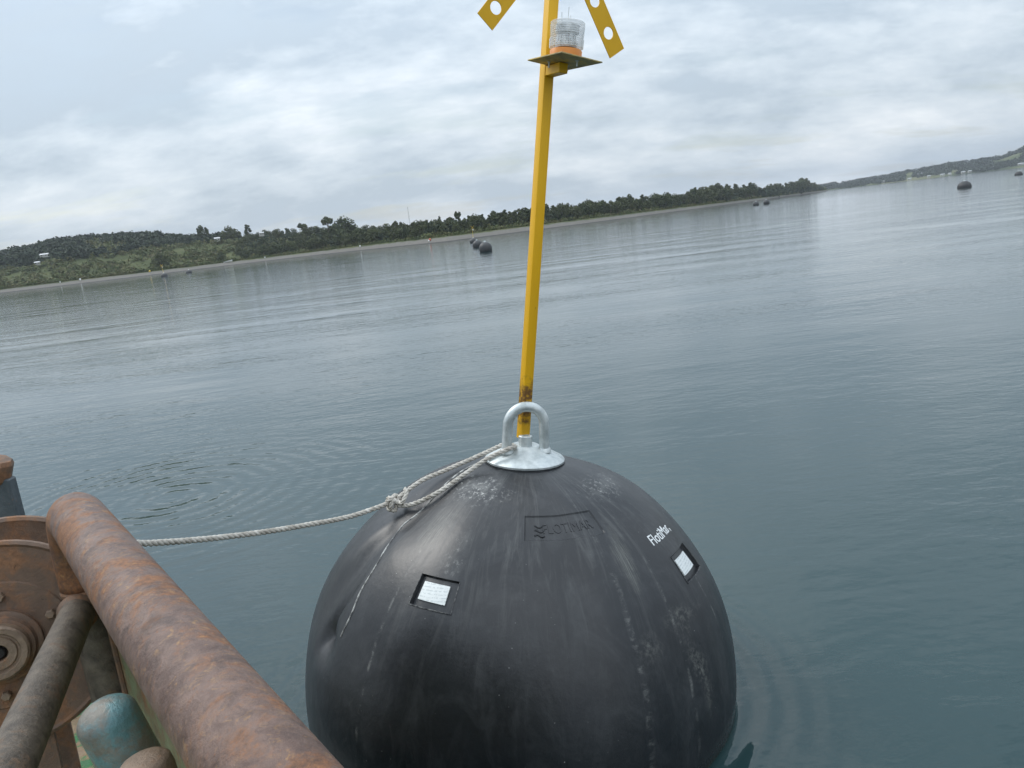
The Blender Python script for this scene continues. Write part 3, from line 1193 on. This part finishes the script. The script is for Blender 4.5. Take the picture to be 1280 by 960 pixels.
# moulded emblem left of the name: stacked wave bars under a disc
es = []
for k in range(3):
    pts_ = [(pe[0] - .035 + .022 * k, pe[1] - .235 + .012 * math.sin(i * 1.2) * 0 + i * .012 + .004 * k) for i in range(7)]
    es.append(tube([b2w(ldir(a + .006 * math.sin(i * 1.0 + k), b) * (bump_r(a, b) - .005)) for i, (a, b) in enumerate(pts_)], .005, 6))
obj('moulded_emblem', join(*es), bm_.m, body)

# parting seam on the left: thin pale flash line running down from the top plate
sm = M("seam_flash")
sm.set(color=sm.ramp(sm.noise(sm.map(), 30, 4), [(.40, (.10, .10, .10)), (.60, (.55, .55, .52))]), rough=.6)
sp_ = [(598, 588), (570, 603), (545, 622), (522, 640), (503, 655), (485, 682), (472, 708), (452, 742), (441, 768), (427, 796)]
path = [latlon(*q) for q in sp_]
pp = spline([(a, b, 0) for a, b in path], 8)
bead([(q[0], q[1]) for q in pp], .0042, 'seam', sm.m, .0005)
# moulded parting ridge round the girth, just under water
bead([(R(-16), t) for t in np.linspace(-math.pi, math.pi, 120)], .012, 'girth_seam', bm_.m, -.004)

# ---- top plate, boss, shackle
capc = b2w(np.array([0, 0, RB * 1.034 - .004]))
cp = [(.05, -.012), (.213, -.012), (.219, -.008), (.220, .002), (.215, .008), (.16, .036), (.085, .072), (.075, .078), (.02, .080)]
cap = obj('top_plate', lathe(cp, capc, bax, 56), galv.m, buoy, sharp=28)
obj('gasket', lathe([(.10, -.04), (.223, -.04), (.227, -.034), (.224, -.0125), (.10, -.0125)], capc, bax, 48), bm_.m, buoy)
boss = capc + bax * .078 + bx * .0 - by * .02
hx = [(.030, -.02), (.0385, -.02), (.0385, .052), (.034, .056), (.018, .056), (.018, .044)]
bo = obj('boss_nut', lathe(hx, boss, bax, 8), galv.m, buoy, smooth=False)
obj('washer', lathe([(.03, -.014), (.052, -.014), (.054, -.011), (.054, -.004), (.052, -.001), (.03, -.001)], boss, bax, 24), galv.m, bo)
# U bar straddling the centre
UW, UH = .100, .150
ubx = bx * .985 + by * .17
ubx /= np.linalg.norm(ubx)
ub0 = capc - by * .055
up_ = bax * .995 - by * .06
pa = [ub0 - ubx * UW * 1.06 + up_ * .02, ub0 - ubx * UW * 1.04 + up_ * .10, ub0 - ubx * UW * 1.0 + up_ * .205]
pa += [ub0 + up_ * (.205 + math.sin(a) * UW * 1.02) - ubx * UW * math.cos(a) for a in np.linspace(.25, math.pi - .25, 11)]
pa += [ub0 + ubx * UW * 1.0 + up_ * .205, ub0 + ubx * UW * 1.04 + up_ * .10, ub0 + ubx * UW * 1.06 + up_ * .02]
obj('lifting_eye', tube(spline(pa, 5), .0275, 18), galv.m, buoy)
for s_ in (-1, 1):
    c0 = capc - by * .055 + ubx * s_ * UW * 1.06 + bax * .048
    obj('gusset', box(c0 + ubx * s_ * .045 - bax * .02, (ubx * .93 - bax * s_ * .36, by, bax * .93 + ubx * s_ * .36), (.055, .008, .012), .003), galv.m, cap, False)
    obj('weld', lathe([(.028, -.012), (.040, -.010), (.036, .006), (.029, .016)], c0 + bax * .012 - ubx * s_ * .001, bax, 16), galv.m, cap)

# ---- pole
pdir = np.array([.177, .012, .984])
pdir /= np.linalg.norm(pdir)
PX = np.array([math.cos(R(26)), math.sin(R(26)), 0])
PX -= pdir * (PX @ pdir)
PX /= np.linalg.norm(PX)
PY = np.cross(pdir, PX)
pfoot = capc + bax * .108 + by * .028 - bx * .012
ypole = M("pole_paint")
gpos = ypole.n('ShaderNodeNewGeometry').outputs['Position']
yc = ypole.mix(ypole.noise(ypole.map(scale=(6, 6, 1.0)), 3.0, 5), (.74, .395, .010), (.86, .475, .016))
hgt_ = ypole.math('SUBTRACT', ypole.sep(gpos)[2], float(pfoot[2]))
rzone = ypole.ramp(ypole.math('ADD', ypole.math('DIVIDE', hgt_, .8), ypole.math('MULTIPLY_ADD', ypole.noise(ypole.map(), 26, 5, .7), .30, -.15)),
                   [(.10, .15), (.16, .95), (.34, .95), (.42, 0.0)])
rn = ypole.ramp(ypole.noise(ypole.map(), 34, 6, .7), [(.34, 0.0), (.50, 1.0)])
rsp = ypole.ramp(ypole.noise(ypole.map(scale=(1, 1, .5)), 60, 5, .7), [(.68, 0.0), (.73, .6)])
rust_c = ypole.mix(ypole.noise(ypole.map(), 80, 4), (.06, .03, .015), (.20, .09, .035))
rm_ = ypole.math('MAXIMUM', ypole.math('MULTIPLY', rzone, rn), rsp)
ypole.set(spec=.3, color=ypole.mix(rm_, yc, rust_c), rough=ypole.math('MULTIPLY_ADD', rm_, .35, .42), normal=ypole.bump(ypole.noise(ypole.map(), 90, 3), .12, .002))
PLEN = 2.72
obj('pole', box(pfoot + pdir * PLEN / 2, (PX, PY, pdir), (.028, .028, PLEN / 2), .005, 2), ypole.m, buoy, sharp=30)

# ---- topmark: two crossed flat bars with round holes
XC = pfoot + pdir * (PLEN - .115)
tpsi = R(28)
hh_ = np.array([math.cos(tpsi), math.sin(tpsi), 0])
hh_ -= pdir * (hh_ @ pdir)
hh_ /= np.linalg.norm(hh_)
hn_ = np.cross(hh_, pdir)


def holed_bar(cen, ax, side, nrm_, half, wid, thick, holes, hr):
    """flat bar with round holes: ring cells between solid stretches"""
    V_, F_ = [], []
    n_ = 24
    hw = wid / 2
    pts2, fs2 = [], []

    def add(p):
        pts2.append(p)
        return len(pts2) - 1

    cuts = [-half]
    for h0 in holes:
        cuts += [h0 - hw, h0 + hw]
    cuts.append(half)
    for i in range(0, len(cuts), 2):
        a, b = cuts[i], cuts[i + 1]
        fs2.append([add((a, -hw)), add((b, -hw)), add((b, hw)), add((a, hw))])
    for h0 in holes:
        inn = [add((h0 + hr * math.cos(t), hr * math.sin(t))) for t in np.arange(n_) * 2 * math.pi / n_]
        outr = []
        for t in np.arange(n_) * 2 * math.pi / n_:
            c_2, s_2 = math.cos(t), math.sin(t)
            m_ = hw / max(abs(c_2), abs(s_2))
            outr.append(add((h0 + c_2 * m_, s_2 * m_)))
        for k in range(n_):
            k2 = (k + 1) % n_
            fs2.append([outr[k], outr[k2], inn[k2], inn[k]])
    bm2 = bmesh.new()
    vv = [bm2.verts.new((p[0], p[1], 0)) for p in pts2]
    for q in fs2:
        bm2.faces.new([vv[i] for i in q])
    bmesh.ops.remove_doubles(bm2, verts=bm2.verts[:], dist=1e-5)
    bmesh.ops.recalc_face_normals(bm2, faces=bm2.faces[:])
    r_ = bmesh.ops.extrude_face_region(bm2, geom=bm2.faces[:])
    for v in [q for q in r_['geom'] if isinstance(q, bmesh.types.BMVert)]:
        v.co.z += thick
    bmesh.ops.recalc_face_normals(bm2, faces=bm2.faces[:])
    bm2.verts.index_update()
    V_ = [cen + ax * v.co.x + side * v.co.y + nrm_ * (v.co.z - thick / 2) for v in bm2.verts]
    F_ = [tuple(v.index for v in f.verts) for f in bm2.faces]
    bm2.free()
    return V_, F_


ha = R(36.5)
for s_, ofs in ((-1, .034), (1, .046)):
    ax = hh_ * s_ * math.sin(ha) - pdir * math.cos(ha)
    side = np.cross(hn_, ax)
    L_ = .645 if s_ < 0 else .665
    obj('topmark_bar', holed_bar(XC - hn_ * 0 + hn_ * (-ofs if hn_[1] > 0 else ofs), ax, side, hn_, L_, .105, .006, [-.555, -.385, -.215, .215, .385, .555], .031), yel.m, buoy, False)

# ---- lamp bracket, shelf, lantern
plat_c = at(706, 76.5, 4.10)
pf = at(676, 82, 4.36)
br_c = at(694, 86.5, 4.28)
bxa = plat_c - (pfoot + pdir * ((plat_c - pfoot) @ pdir))
bxa -= pdir * (bxa @ pdir)
blen = np.linalg.norm(bxa)
bxa /= blen
bya = np.cross(pdir, bxa)
on_pole = pfoot + pdir * ((plat_c - pfoot) @ pdir)
obj('lamp_bracket', box(on_pole + bxa * (.026 + blen * .40) - pdir * .030, (bxa, bya, pdir), (blen * .40, .026, .024), .003), ypole.m, buoy, False)


def on_shelf(px, py):
    d_ = ray(px, py)
    return CAM + d_ * (((plat_c - CAM) @ pdir) / (d_ @ pdir))


dg1 = on_shelf(751, 78.7) - on_shelf(659, 76)
dg1 /= np.linalg.norm(dg1)
dg2 = np.cross(pdir, dg1)
sa, sb = (dg1 + dg2) / math.sqrt(2), (dg2 - dg1) / math.sqrt(2)
shelf = M("weathered_shelf")
sn = shelf.noise(shelf.map(), 16, 6, .65)
shelf.set(color=shelf.ramp(sn, [(.36, (.30, .25, .14)), (.5, (.48, .38, .17)), (.64, (.70, .48, .10))]), rough=.6)
lsh = obj('lamp_shelf', box(plat_c, (sa, sb, pdir), (.131, .131, .003), .001), shelf.m, buoy, False)
for dx, dy in ((.06, .05), (-.05, .06), (.02, -.07)):
    obj('bolt', lathe([(.004, -.03), (.004, -.006), (.009, -.006), (.009, -.001)], plat_c + sa * dx + sb * dy, pdir, 8), galv.m, lsh)
lc = plat_c + pdir * .0035 + bxa * .004
lamp_o = M("lamp_orange")
lamp_o.set(color=lamp_o.mix(lamp_o.noise(lamp_o.map(), 18), (.62, .20, .025), (.72, .27, .04)), rough=.45)
LS = .80


def ls(pr_):
    return [(a * LS, b * LS) for a, b in pr_]


lb = obj('lantern_base', lathe(ls([(.06, 0), (.094, 0), (.098, .004), (.099, .050), (.095, .056), (.05, .064)]), lc, pdir, 40), lamp_o.m, buoy)
lens = M("lantern_lens")
lens.set(color=(.93, .95, .96), rough=.08, trans=.0, ior=1.5, alpha=.42)
prof = [(.088, .062)]
for k in range(11):
    z0 = .066 + k * .0125
    prof += [(.090 + .0006 * k, z0), (.101 + .0006 * k, z0 + .004), (.101 + .0006 * k, z0 + .007), (.091 + .0006 * k, z0 + .011)]
prof += [(.104, .206), (.106, .212), (.100, .217), (.03, .221)]
obj('lantern_lens', lathe(ls(prof), lc, pdir, 56), lens.m, lb, sharp=20)
core = M("lantern_core")
core.set(color=core.ramp(core.noise(core.map(scale=(1, 1, .3)), 60, 3), [(.4, (.35, .36, .37)), (.6, (.85, .86, .86))]), rough=.4, metal=.3)
obj('lantern_core', lathe(ls([(.066, .068), (.070, .10), (.056, .104), (.056, .15), (.072, .154), (.072, .20), (.02, .204)]), lc, pdir, 20), core.m, lb)
ribs = []
for k in range(44):
    a = k * 2 * math.pi / 44
    q = (bxa * math.cos(a) + bya * math.sin(a))
    ribs.append(tube([lc + q * .1025 * LS + pdir * .068 * LS, lc + q * .1045 * LS + pdir * .118 * LS], .0016, 4))
obj('lens_ribs', join(*ribs), lens.m, lb)
for dx, dy, l_ in ((0.0, 0.0, .085), (.03, .02, .05), (-.03, .01, .05)):
    obj('bird_spike', tube([lc + sa * dx + sb * dy + pdir * .212 * LS, lc + sa * dx * 1.1 + sb * dy * 1.1 + pdir * (.22 * LS + l_ * .8)], .0016, 5), galv.m, lb)

# ================================================================== WORKBOAT
RA = np.array([0.22292, 0.16539, 1.83456 - 2.645 + EYE])     # a point on the rail's axis line
RD = np.array([-.59583, .80311, 0])
RE = np.array([.80311, .59583, 0])                            # outboard
RZ = np.array([0, 0, 1.0])


def bt(t, s, z_):
    q = RA + RD * t + RE * s
    return np.array([q[0], q[1], z_])


ZR = RA[2]
DECK = .42


def rusty(name, steel1, steel2, rust1, rust2, amount, paint=None, paint_t=(.5, .6), scale=1.0, rough=(.38, .8), metal=.35, stretch=(1, 1, 1), rotz=0.0, flecks=None):
    m = M(name)
    p = m.map(scale=tuple(v * scale for v in stretch), rot=(0, 0, rotz))
    big = m.noise(p, 3.2, 9, .66, .6)
    mid_ = m.noise(p, 11, 8, .7, .3)
    fin = m.noise(p, 60, 6, .72)
    steel = m.mix(m.ramp(mid_, [(.35, 0.0), (.65, 1.0)]), steel1, steel2)
    rust = m.mix(m.ramp(fin, [(.35, 0.0), (.65, 1.0)]), rust1, rust2)
    comb_ = m.math('ADD', m.math('MULTIPLY', big, .62), m.math('MULTIPLY', mid_, .38))
    f = m.ramp(comb_, [(amount, 0.0), (amount + .07, .85), (amount + .2, 1.0)])
    f = m.math('MAXIMUM', f, m.ramp(fin, [(.60, 0.0), (.70, .75)]))
    c = m.mix(f, steel, rust)
    if paint:
        pf_ = m.ramp(m.math('ADD', m.math('MULTIPLY', m.noise(m.map(scale=stretch, loc=(4, 2, 1)), 4.0 * scale, 9, .68, .4), .75), m.math('MULTIPLY', fin, .25)), [(paint_t[0], 0.0), (paint_t[1], 1.0)])
        pc = m.mix(m.ramp(mid_, [(.3, 0.0), (.7, 1.0)]), paint[0], paint[1])
        c = m.mix(pf_, c, pc)
    if flecks:
        fk = m.ramp(m.noise(m.map(scale=(scale, scale, scale * .7), loc=(7, 3, 5)), 30, 8, .74, .8), [(flecks - .05, 0.0), (flecks + .03, .8)])
        fk = m.math('MULTIPLY', fk, m.ramp(m.noise(p, 5, 5, .6), [(.42, 0.0), (.6, 1.0)]))
        c = m.mix(fk, c, (.36, .205, .085))
        st = m.ramp(m.noise(m.map(scale=(scale, scale, scale), loc=(1, 9, 2)), 7.5, 9, .75, 1.2), [(.52, 0.0), (.66, .75)])
        c = m.mix(st, c, (.060, .034, .026))
    dark = m.ramp(m.noise(p, 24, 7, .7, .5), [(.64, 0.0), (.72, .7)])
    c = m.mix(dark, c, (.030, .022, .018))
    r_ = m.math('MULTIPLY_ADD', f, rough[1] - rough[0], rough[0])
    m.set(color=c, rough=r_, metal=m.math('MULTIPLY_ADD', f, -metal, metal), normal=m.bump(m.math('ADD', m.math('MULTIPLY', mid_, 1.0), m.math('MULTIPLY', fin, .5)), .75, .008))
    return m.m


rail_m = rusty("rail_rust", (.090, .048, .035), (.215, .138, .108), (.11, .050, .025), (.29, .120, .042), .485, flecks=.60, scale=1.25, metal=.10, stretch=(1.0, 1.0, .8), rough=(.40, .70))
post_m = rusty("post_grey", (.058, .047, .037), (.165, .135, .104), (.10, .060, .038), (.20, .12, .068), .53, scale=1.5, rough=(.6, .85), metal=.1)
plate_m = rusty("bulwark_paint", (.16, .10, .06), (.22, .14, .08), (.17, .085, .04), (.28, .13, .05), .46, paint=((.15, .17, .09), (.23, .25, .14)), paint_t=(.42, .50), scale=1.1, rough=(.6, .85), metal=.1)
deck_m = rusty("deck_green", (.17, .11, .065), (.30, .21, .12), (.16, .09, .045), (.36, .26, .15), .48, paint=((.018, .10, .030), (.035, .17, .055)), paint_t=(.47, .52), scale=1.6, rough=(.5, .85), metal=.0)
blue_m = rusty("bollard_blue", (.16, .15, .13), (.26, .24, .20), (.16, .09, .05), (.30, .17, .09), .55, paint=((.10, .23, .25), (.19, .34, .36)), paint_t=(.44, .55), scale=1.3, rough=(.28, .7), metal=.1)
winch_m = rusty("winch_rust", (.13, .085, .06), (.20, .13, .09), (.17, .085, .045), (.30, .15, .075), .47, scale=1.0, rough=(.6, .9), metal=.1)
bronze_m = rusty("bollard_brown", (.17, .12, .085), (.28, .20, .14), (.16, .085, .045), (.30, .16, .08), .52, scale=1.6, rough=(.45, .8), metal=.2)
hull_m = rusty("hull_paint", (.10, .06, .04), (.18, .10, .06), (.16, .07, .035), (.28, .12, .05), .55, paint=((.02, .08, .04), (.03, .12, .055)), paint_t=(.40, .48), rough=(.55, .85), metal=.0)

boat = make_empty('workboat', bt(0, -1.0, 0))
tag(boat, 'rusty steel workboat with a thick pipe rail and worn green deck', 'boat')
PT = 3.24                                                    # post station
RAD = .09
BRD = .27                                                    # bend radius
rp = [bt(-2.2, 0, ZR), bt(-1, 0, ZR), bt(0, 0, ZR), bt(1, 0, ZR), bt(2, 0, ZR), bt(PT - BRD, 0, ZR)]
for a in np.linspace(.2, math.pi / 2, 7):
    rp.append(bt(PT - BRD + BRD * math.sin(a), 0, ZR - BRD + BRD * math.cos(a)))
rp.append(bt(PT, 0, ZR - .33))
obj('top_rail', tube(resample(np.array(rp), .03), RAD, 36), rail_m, boat, sharp=None)
PR = .078
obj('rail_post', tube([bt(PT, 0, ZR - .32), bt(PT, 0, ZR - .5), bt(PT, 0, DECK - .02)], PR, 28), post_m, boat, sharp=60)
obj('weld_collar', lathe([(PR, -.02), (PR + .012, -.014), (PR + .016, 0), (PR + .010, .014), (PR, .02)], bt(PT, 0, ZR - .335), RZ, 28, False), winch_m, boat)
# inboard diagonal brace
b0 = bt(PT - .01, -.035, ZR - .40)
b1 = at(-6, 1000, 2.30)
obj('brace', tube([b0, (b0 + b1) / 2, b1], [.060, .060, .060], 26), post_m, boat, sharp=60)
x_, y_, a_ = frame(b1 - b0)
obj('brace_weld', lathe([(.060, 0.0), (.070, .01), (.072, .02), (.066, .035), (.060, .045)], b0 + a_ * .055, a_, 24, False), winch_m, boat)
# more posts towards the stern, out of view
for t in (1.0, -1.1):
    obj('rail_post', tube([bt(t, .05, ZR - .02), bt(t, .05, DECK - .02)], PR * .8, 20), post_m, boat, sharp=60)
# bulwark plate under the rail
PS = .045
obj('bulwark_plate', box((bt(PT - .05, PS, 0) + bt(-2.2, PS, 0)) / 2 + RZ * ((ZR - .05 + DECK - .1) / 2), (RD, RE, RZ), ((PT - .05 + 2.2) / 2, .005, (ZR - .05 - DECK + .1) / 2), .001), plate_m, boat, False)
obj('plate_weld', tube([bt(PT - .085, PS - .012, DECK), bt(PT - .085, PS - .012, ZR - .1)], .012, 8), winch_m, boat)
# deck and hull
BEND, BAFT, BIN = 4.55, -3.0, -4.2
V = [bt(BAFT, .10, DECK), bt(BEND, .10, DECK), bt(BEND, BIN, DECK), bt(BAFT, BIN, DECK)]
Vb = [bt(BAFT, .05, -.5), bt(BEND, .03, -.5), bt(BEND, BIN, -.5), bt(BAFT, BIN, -.5)]
obj('deck', box(bt((BEND + BAFT) / 2, (BIN + .10) / 2, DECK - .015), (RD, RE, RZ), ((BEND - BAFT) / 2, (.10 - BIN) / 2, .015)), deck_m, boat, False)
Vt = [v - RZ * .031 for v in V]
obj('hull', (Vt + Vb, [(0, 1, 5, 4), (1, 2, 6, 5), (2, 3, 7, 6), (3, 0, 4, 7), (7, 6, 5, 4), (0, 3, 2, 1)]), hull_m, boat, False)
obj('rubbing_strake', tube([bt(BAFT, .12, DECK - .12), bt(BEND, .12, DECK - .12)], .05, 12), winch_m, boat, sharp=60)

# twin bollards
def bollard(p_top, rad, m, domed, label=None):
    ax = RZ * .97 + RD * .06 - RE * (.20 if domed else .05)
    ax /= np.linalg.norm(ax)
    hgt2 = (p_top[2] - DECK) / ax[2]
    if domed:
        pr2 = [(rad, -hgt2)] + [(rad, -rad * .75)] + [(rad * math.cos(t), rad * .75 * math.sin(t) - rad * .75) for t in np.linspace(.15, 1.5, 9)]
    else:
        pr2 = [(rad * .8, -hgt2), (rad * .8, -.085), (rad, -.08), (rad * 1.02, -.07), (rad * 1.02, -.03), (rad * .97, -.012), (rad * .80, -.002), (rad * .3, .004)]
    o_ = obj('bollard', lathe(pr2, p_top, ax, 32), m, boat, sharp=45)
    if label:
        o_['label'] = label
    return o_


bollard(at(123, 878, 2.30), .072, blue_m, True, 'domed pale blue bollard with worn paint')
bollard(at(178, 950, 2.02), .058, bronze_m, False, 'brown flanged bollard')
obj('bollard_base', box(bt(1.8, -.22, DECK + .012), (RD, RE, RZ), (.5, .12, .01)), winch_m, boat, False)

# davit post past the winch
dp0 = at(-4, 655, 4.6)
dtop = at(-3, 597, 4.6)
dv = dtop - dp0
dv /= np.linalg.norm(dv)
dx_, dy_, da_ = frame(RZ * .99 + RE * .0 + RD * .05, RD)
dbase = np.array([dtop[0], dtop[1], DECK])
steel_blue = rusty("davit_blue_grey", (.05, .065, .075), (.09, .105, .115), (.12, .07, .04), (.22, .11, .06), .62, rough=(.5, .8), metal=.1)
e_d = make_empty('davit_post', dbase)
tag(e_d, 'blue grey steel post with a rusty pin head standing behind the winch', 'post')
pm = (dtop + dbase) / 2
xx, yy, aa = frame(dtop - dbase, RE)
obj('post', box((dtop + dbase) / 2, (cR * .9 + cF * .1, np.cross(RZ, cR * .9 + cF * .1), RZ), (.075, .04, (dtop[2] - DECK) / 2), .008), steel_blue, e_d, False)
obj('pin_head', lathe([(.035, -.05), (.065, -.045), (.072, -.03), (.072, .05), (.06, .07), (.03, .075)], dtop + RZ * .03 - RE * 0, RZ * .9 + cR * .35, 8), winch_m, e_d, smooth=False)
obj('foot', box(dbase + RZ * .012, (RD, RE, RZ), (.10, .08, .012)), winch_m, e_d, False)

# winch: two drum flanges, barrel, hub
wc = at(5, 806, 3.62)
wax = (CAM - wc)
wax[2] *= .40
wax = wax / np.linalg.norm(wax) * .9 + RE * -.18
wax /= np.linalg.norm(wax)
winch = make_empty('deck_winch', np.array([wc[0], wc[1], DECK]))
tag(winch, 'rusty deck winch with broad drum flanges behind the rail post', 'winch')
FR = .392
fl = [(.05, -.014), (FR - .012, -.014), (FR, -.010), (FR + .004, .0), (FR, .012), (FR - .012, .018), (FR - .022, .010), (.24, .006), (.235, .012), (.05, .014)]
obj('drum_flange', lathe(fl, wc, wax, 64), winch_m, winch)
obj('drum_flange', lathe([(a * 1.13, b) for a, b in fl], wc - wax * .30, wax, 64), winch_m, winch)
obj('drum_barrel', lathe([(.17, -.29), (.17, -.016)], wc, wax, 40), winch_m, winch, sharp=60)
obj('hub_housing', lathe([(.135, .0), (.135, .03), (.125, .036), (.118, .036), (.112, .05), (.112, .062), (.10, .066)], wc + wax * .012, wax, 40), winch_m, winch)
hubo = obj('hub', lathe([(.10, 0), (.10, .05), (.092, .058), (.074, .058), (.068, .048), (.062, .048), (.058, .055), (.034, .055), (.030, .05), (.026, .01)], wc + wax * .07, wax, 40), bronze_m, winch)
shm = M("shaft_dark")
shm.set(color=(.02, .018, .018), rough=.4, metal=.5)
obj('shaft', lathe([(.024, 0), (.024, .03), (.018, .036)], wc + wax * .08, wax, 16), shm.m, hubo)
sx_, sy_, _ = frame(wax, RZ)
for k in range(6):
    a = k * math.pi / 3 + .4
    q = wc + wax * .030 + (sx_ * math.cos(a) + sy_ * math.sin(a)) * .185
    obj('bolt', lathe([(.018, -.014), (.018, .008), (.014, .012)], q, wax, 6), bronze_m, winch, smooth=False)
a_low = wc[2] - FR
for t in (.05, -.35):
    q = wc + wax * t
    obj('foundation', box(np.array([q[0], q[1], (DECK + wc[2] - .1) / 2]) - RE * .0, (sx_, wax, np.cross(sx_, wax)), (.09, .012, (wc[2] - .1 - DECK) / 2), .003), winch_m, winch, False)

# ================================================================== ROPE
def strand_rope(path, rad, pitch, phase=0.0, n=7, step=.012):
    P_ = resample(np.asarray(path), step)
    T_ = np.gradient(P_, axis=0)
    T_ /= np.linalg.norm(T_, axis=1)[:, None]
    x, _, _ = frame(T_[0])
    s = 0
    offs = [[], [], []]
    for i in range(len(P_)):
        if i:
            s += np.linalg.norm(P_[i] - P_[i - 1])
        x = x - T_[i] * (x @ T_[i])
        x /= np.linalg.norm(x)
        y = np.cross(T_[i], x)
        for k in range(3):
            a = phase + s / pitch * 2 * math.pi + k * 2.0944
            offs[k].append(P_[i] + (x * math.cos(a) + y * math.sin(a)) * rad * .52)
    return [tube(o_, rad * .56, n) for o_ in offs]


ropem = M("rope_fibre")
rg_ = ropem.noise(ropem.map(), 22, 6, .7)
ropem.set(color=ropem.ramp(rg_, [(.32, (.30, .27, .23)), (.5, (.50, .47, .42)), (.68, (.66, .63, .58))]), rough=.9, spec=.15,
          normal=ropem.bump(ropem.noise(ropem.map(), 260, 3), .4, .002))


def skin(px, py, lift):
    la, lo = latlon(px, py)
    return b2w(ldir(la, lo) * (bump_r(la, lo) + lift))


rope = make_empty('mooring_rope', at(490, 628, 4.22))
tag(rope, 'pale twisted mooring rope knotted to the buoy eye and led to the boat rail', 'rope')
RR_ = .0130
legL = ub0 - ubx * UW * 1.05 + up_ * .085                    # where it passes round the eye's leg
kn = at(492, 627, 4.19)
eye_pt = bt(PT - .03, RAD + .03, ZR - .27)
main = spline([kn, at(440, 645, 4.05), at(385, 656, 3.9), at(320, 666.5, 3.72), at(250, 674.5, 3.53), at(190, 679, 3.36), (at(155, 681, 3.26)), eye_pt], 10)
obj('standing_line', join(*strand_rope(main, RR_, .085)), ropem.m, rope, sharp=None)
# loop round the eye: two parts lying over the buoy's shoulder
upper = [kn, at(525, 602, 4.20), at(560, 586.5, 4.23), at(600, 569, 4.26), legL + by * .045 - ubx * .02, legL + by * .048 + ubx * .015, legL + ubx * .046 - by * .005, legL - by * .045 + ubx * .012,
         capc - ubx * .205 - by * .10 + bax * .035, skin(588, 602, .022), skin(552, 622, .024), skin(520, 636, .034), kn + np.array([.02, -.01, -.02])]
obj('eye_loop', join(*strand_rope(spline(upper, 8), RR_ * .95, .08, 1.0)), ropem.m, rope, sharp=None)
# knot: interlaced turns
kt = []
ex = (at(505, 622, 4.19) - at(480, 632, 4.19))
ex /= np.linalg.norm(ex)
ez = RZ - ex * ex[2]
ez /= np.linalg.norm(ez)
ey = np.cross(ez, ex)
kp = []
for t in np.linspace(0, 4 * math.pi, 40):
    kp.append(kn + ex * (.030 * math.sin(t * .5 + .3) * 1.25) + ez * (.030 * math.cos(t)) + ey * (.030 * math.sin(t) - .006))
kt += strand_rope(kp, RR_ * .9, .07, .3)
kp2 = [kn + ex * (.018 * math.cos(t) - .012) + ez * (.035 * math.sin(t) - .004) + ey * (.016 * math.cos(2 * t) - .02) for t in np.linspace(0, 2 * math.pi * .95, 22)]
kt += strand_rope(kp2, RR_ * .9, .07, 1.3)
obj('knot', join(*kt), ropem.m, rope, sharp=None)
tail = [kn + ex * .02, at(502, 629, 4.13), at(507, 620, 4.12), at(508.5, 614, 4.13), at(506, 611, 4.15)]
obj('tail', join(*strand_rope(spline(tail, 8), RR_ * .85, .07, 2.0)), ropem.m, rope, sharp=None)
# small ring on the post that takes the rope's end
rg0 = bt(PT, PR + .022, ZR - .285)
obj('rope_eye', tube([rg0 + (RD * math.cos(a) + RE * math.sin(a) * 1.0 + RZ * math.sin(a) * .2) * .035 + RE * .02 for a in np.linspace(0, 2 * math.pi, 20)[:-1]], .009, 8, closed=True), winch_m, boat)

# ================================================================== HAZE
hz = bpy.data.materials.new("haze")
hz.use_nodes = True
hn = hz.node_tree
hn.nodes.clear()
pv = hn.nodes.new('ShaderNodeVolumePrincipled')
pv.inputs['Color'].default_value = (.86, .92, 1.0, 1)
pv.inputs['Density'].default_value = .00011
pv.inputs['Anisotropy'].default_value = .2
ho = hn.nodes.new('ShaderNodeOutputMaterial')
hn.links.new(pv.outputs[0], ho.inputs['Volume'])
HS = 7400
hb_ = box((0, 0, 84.0), np.eye(3), (HS, HS, 86.0))
ob = obj('haze', hb_, hz, origin=(0, 0, 0), smooth=False)
tag(ob, 'thin pale sea haze over the bay', kind='stuff')
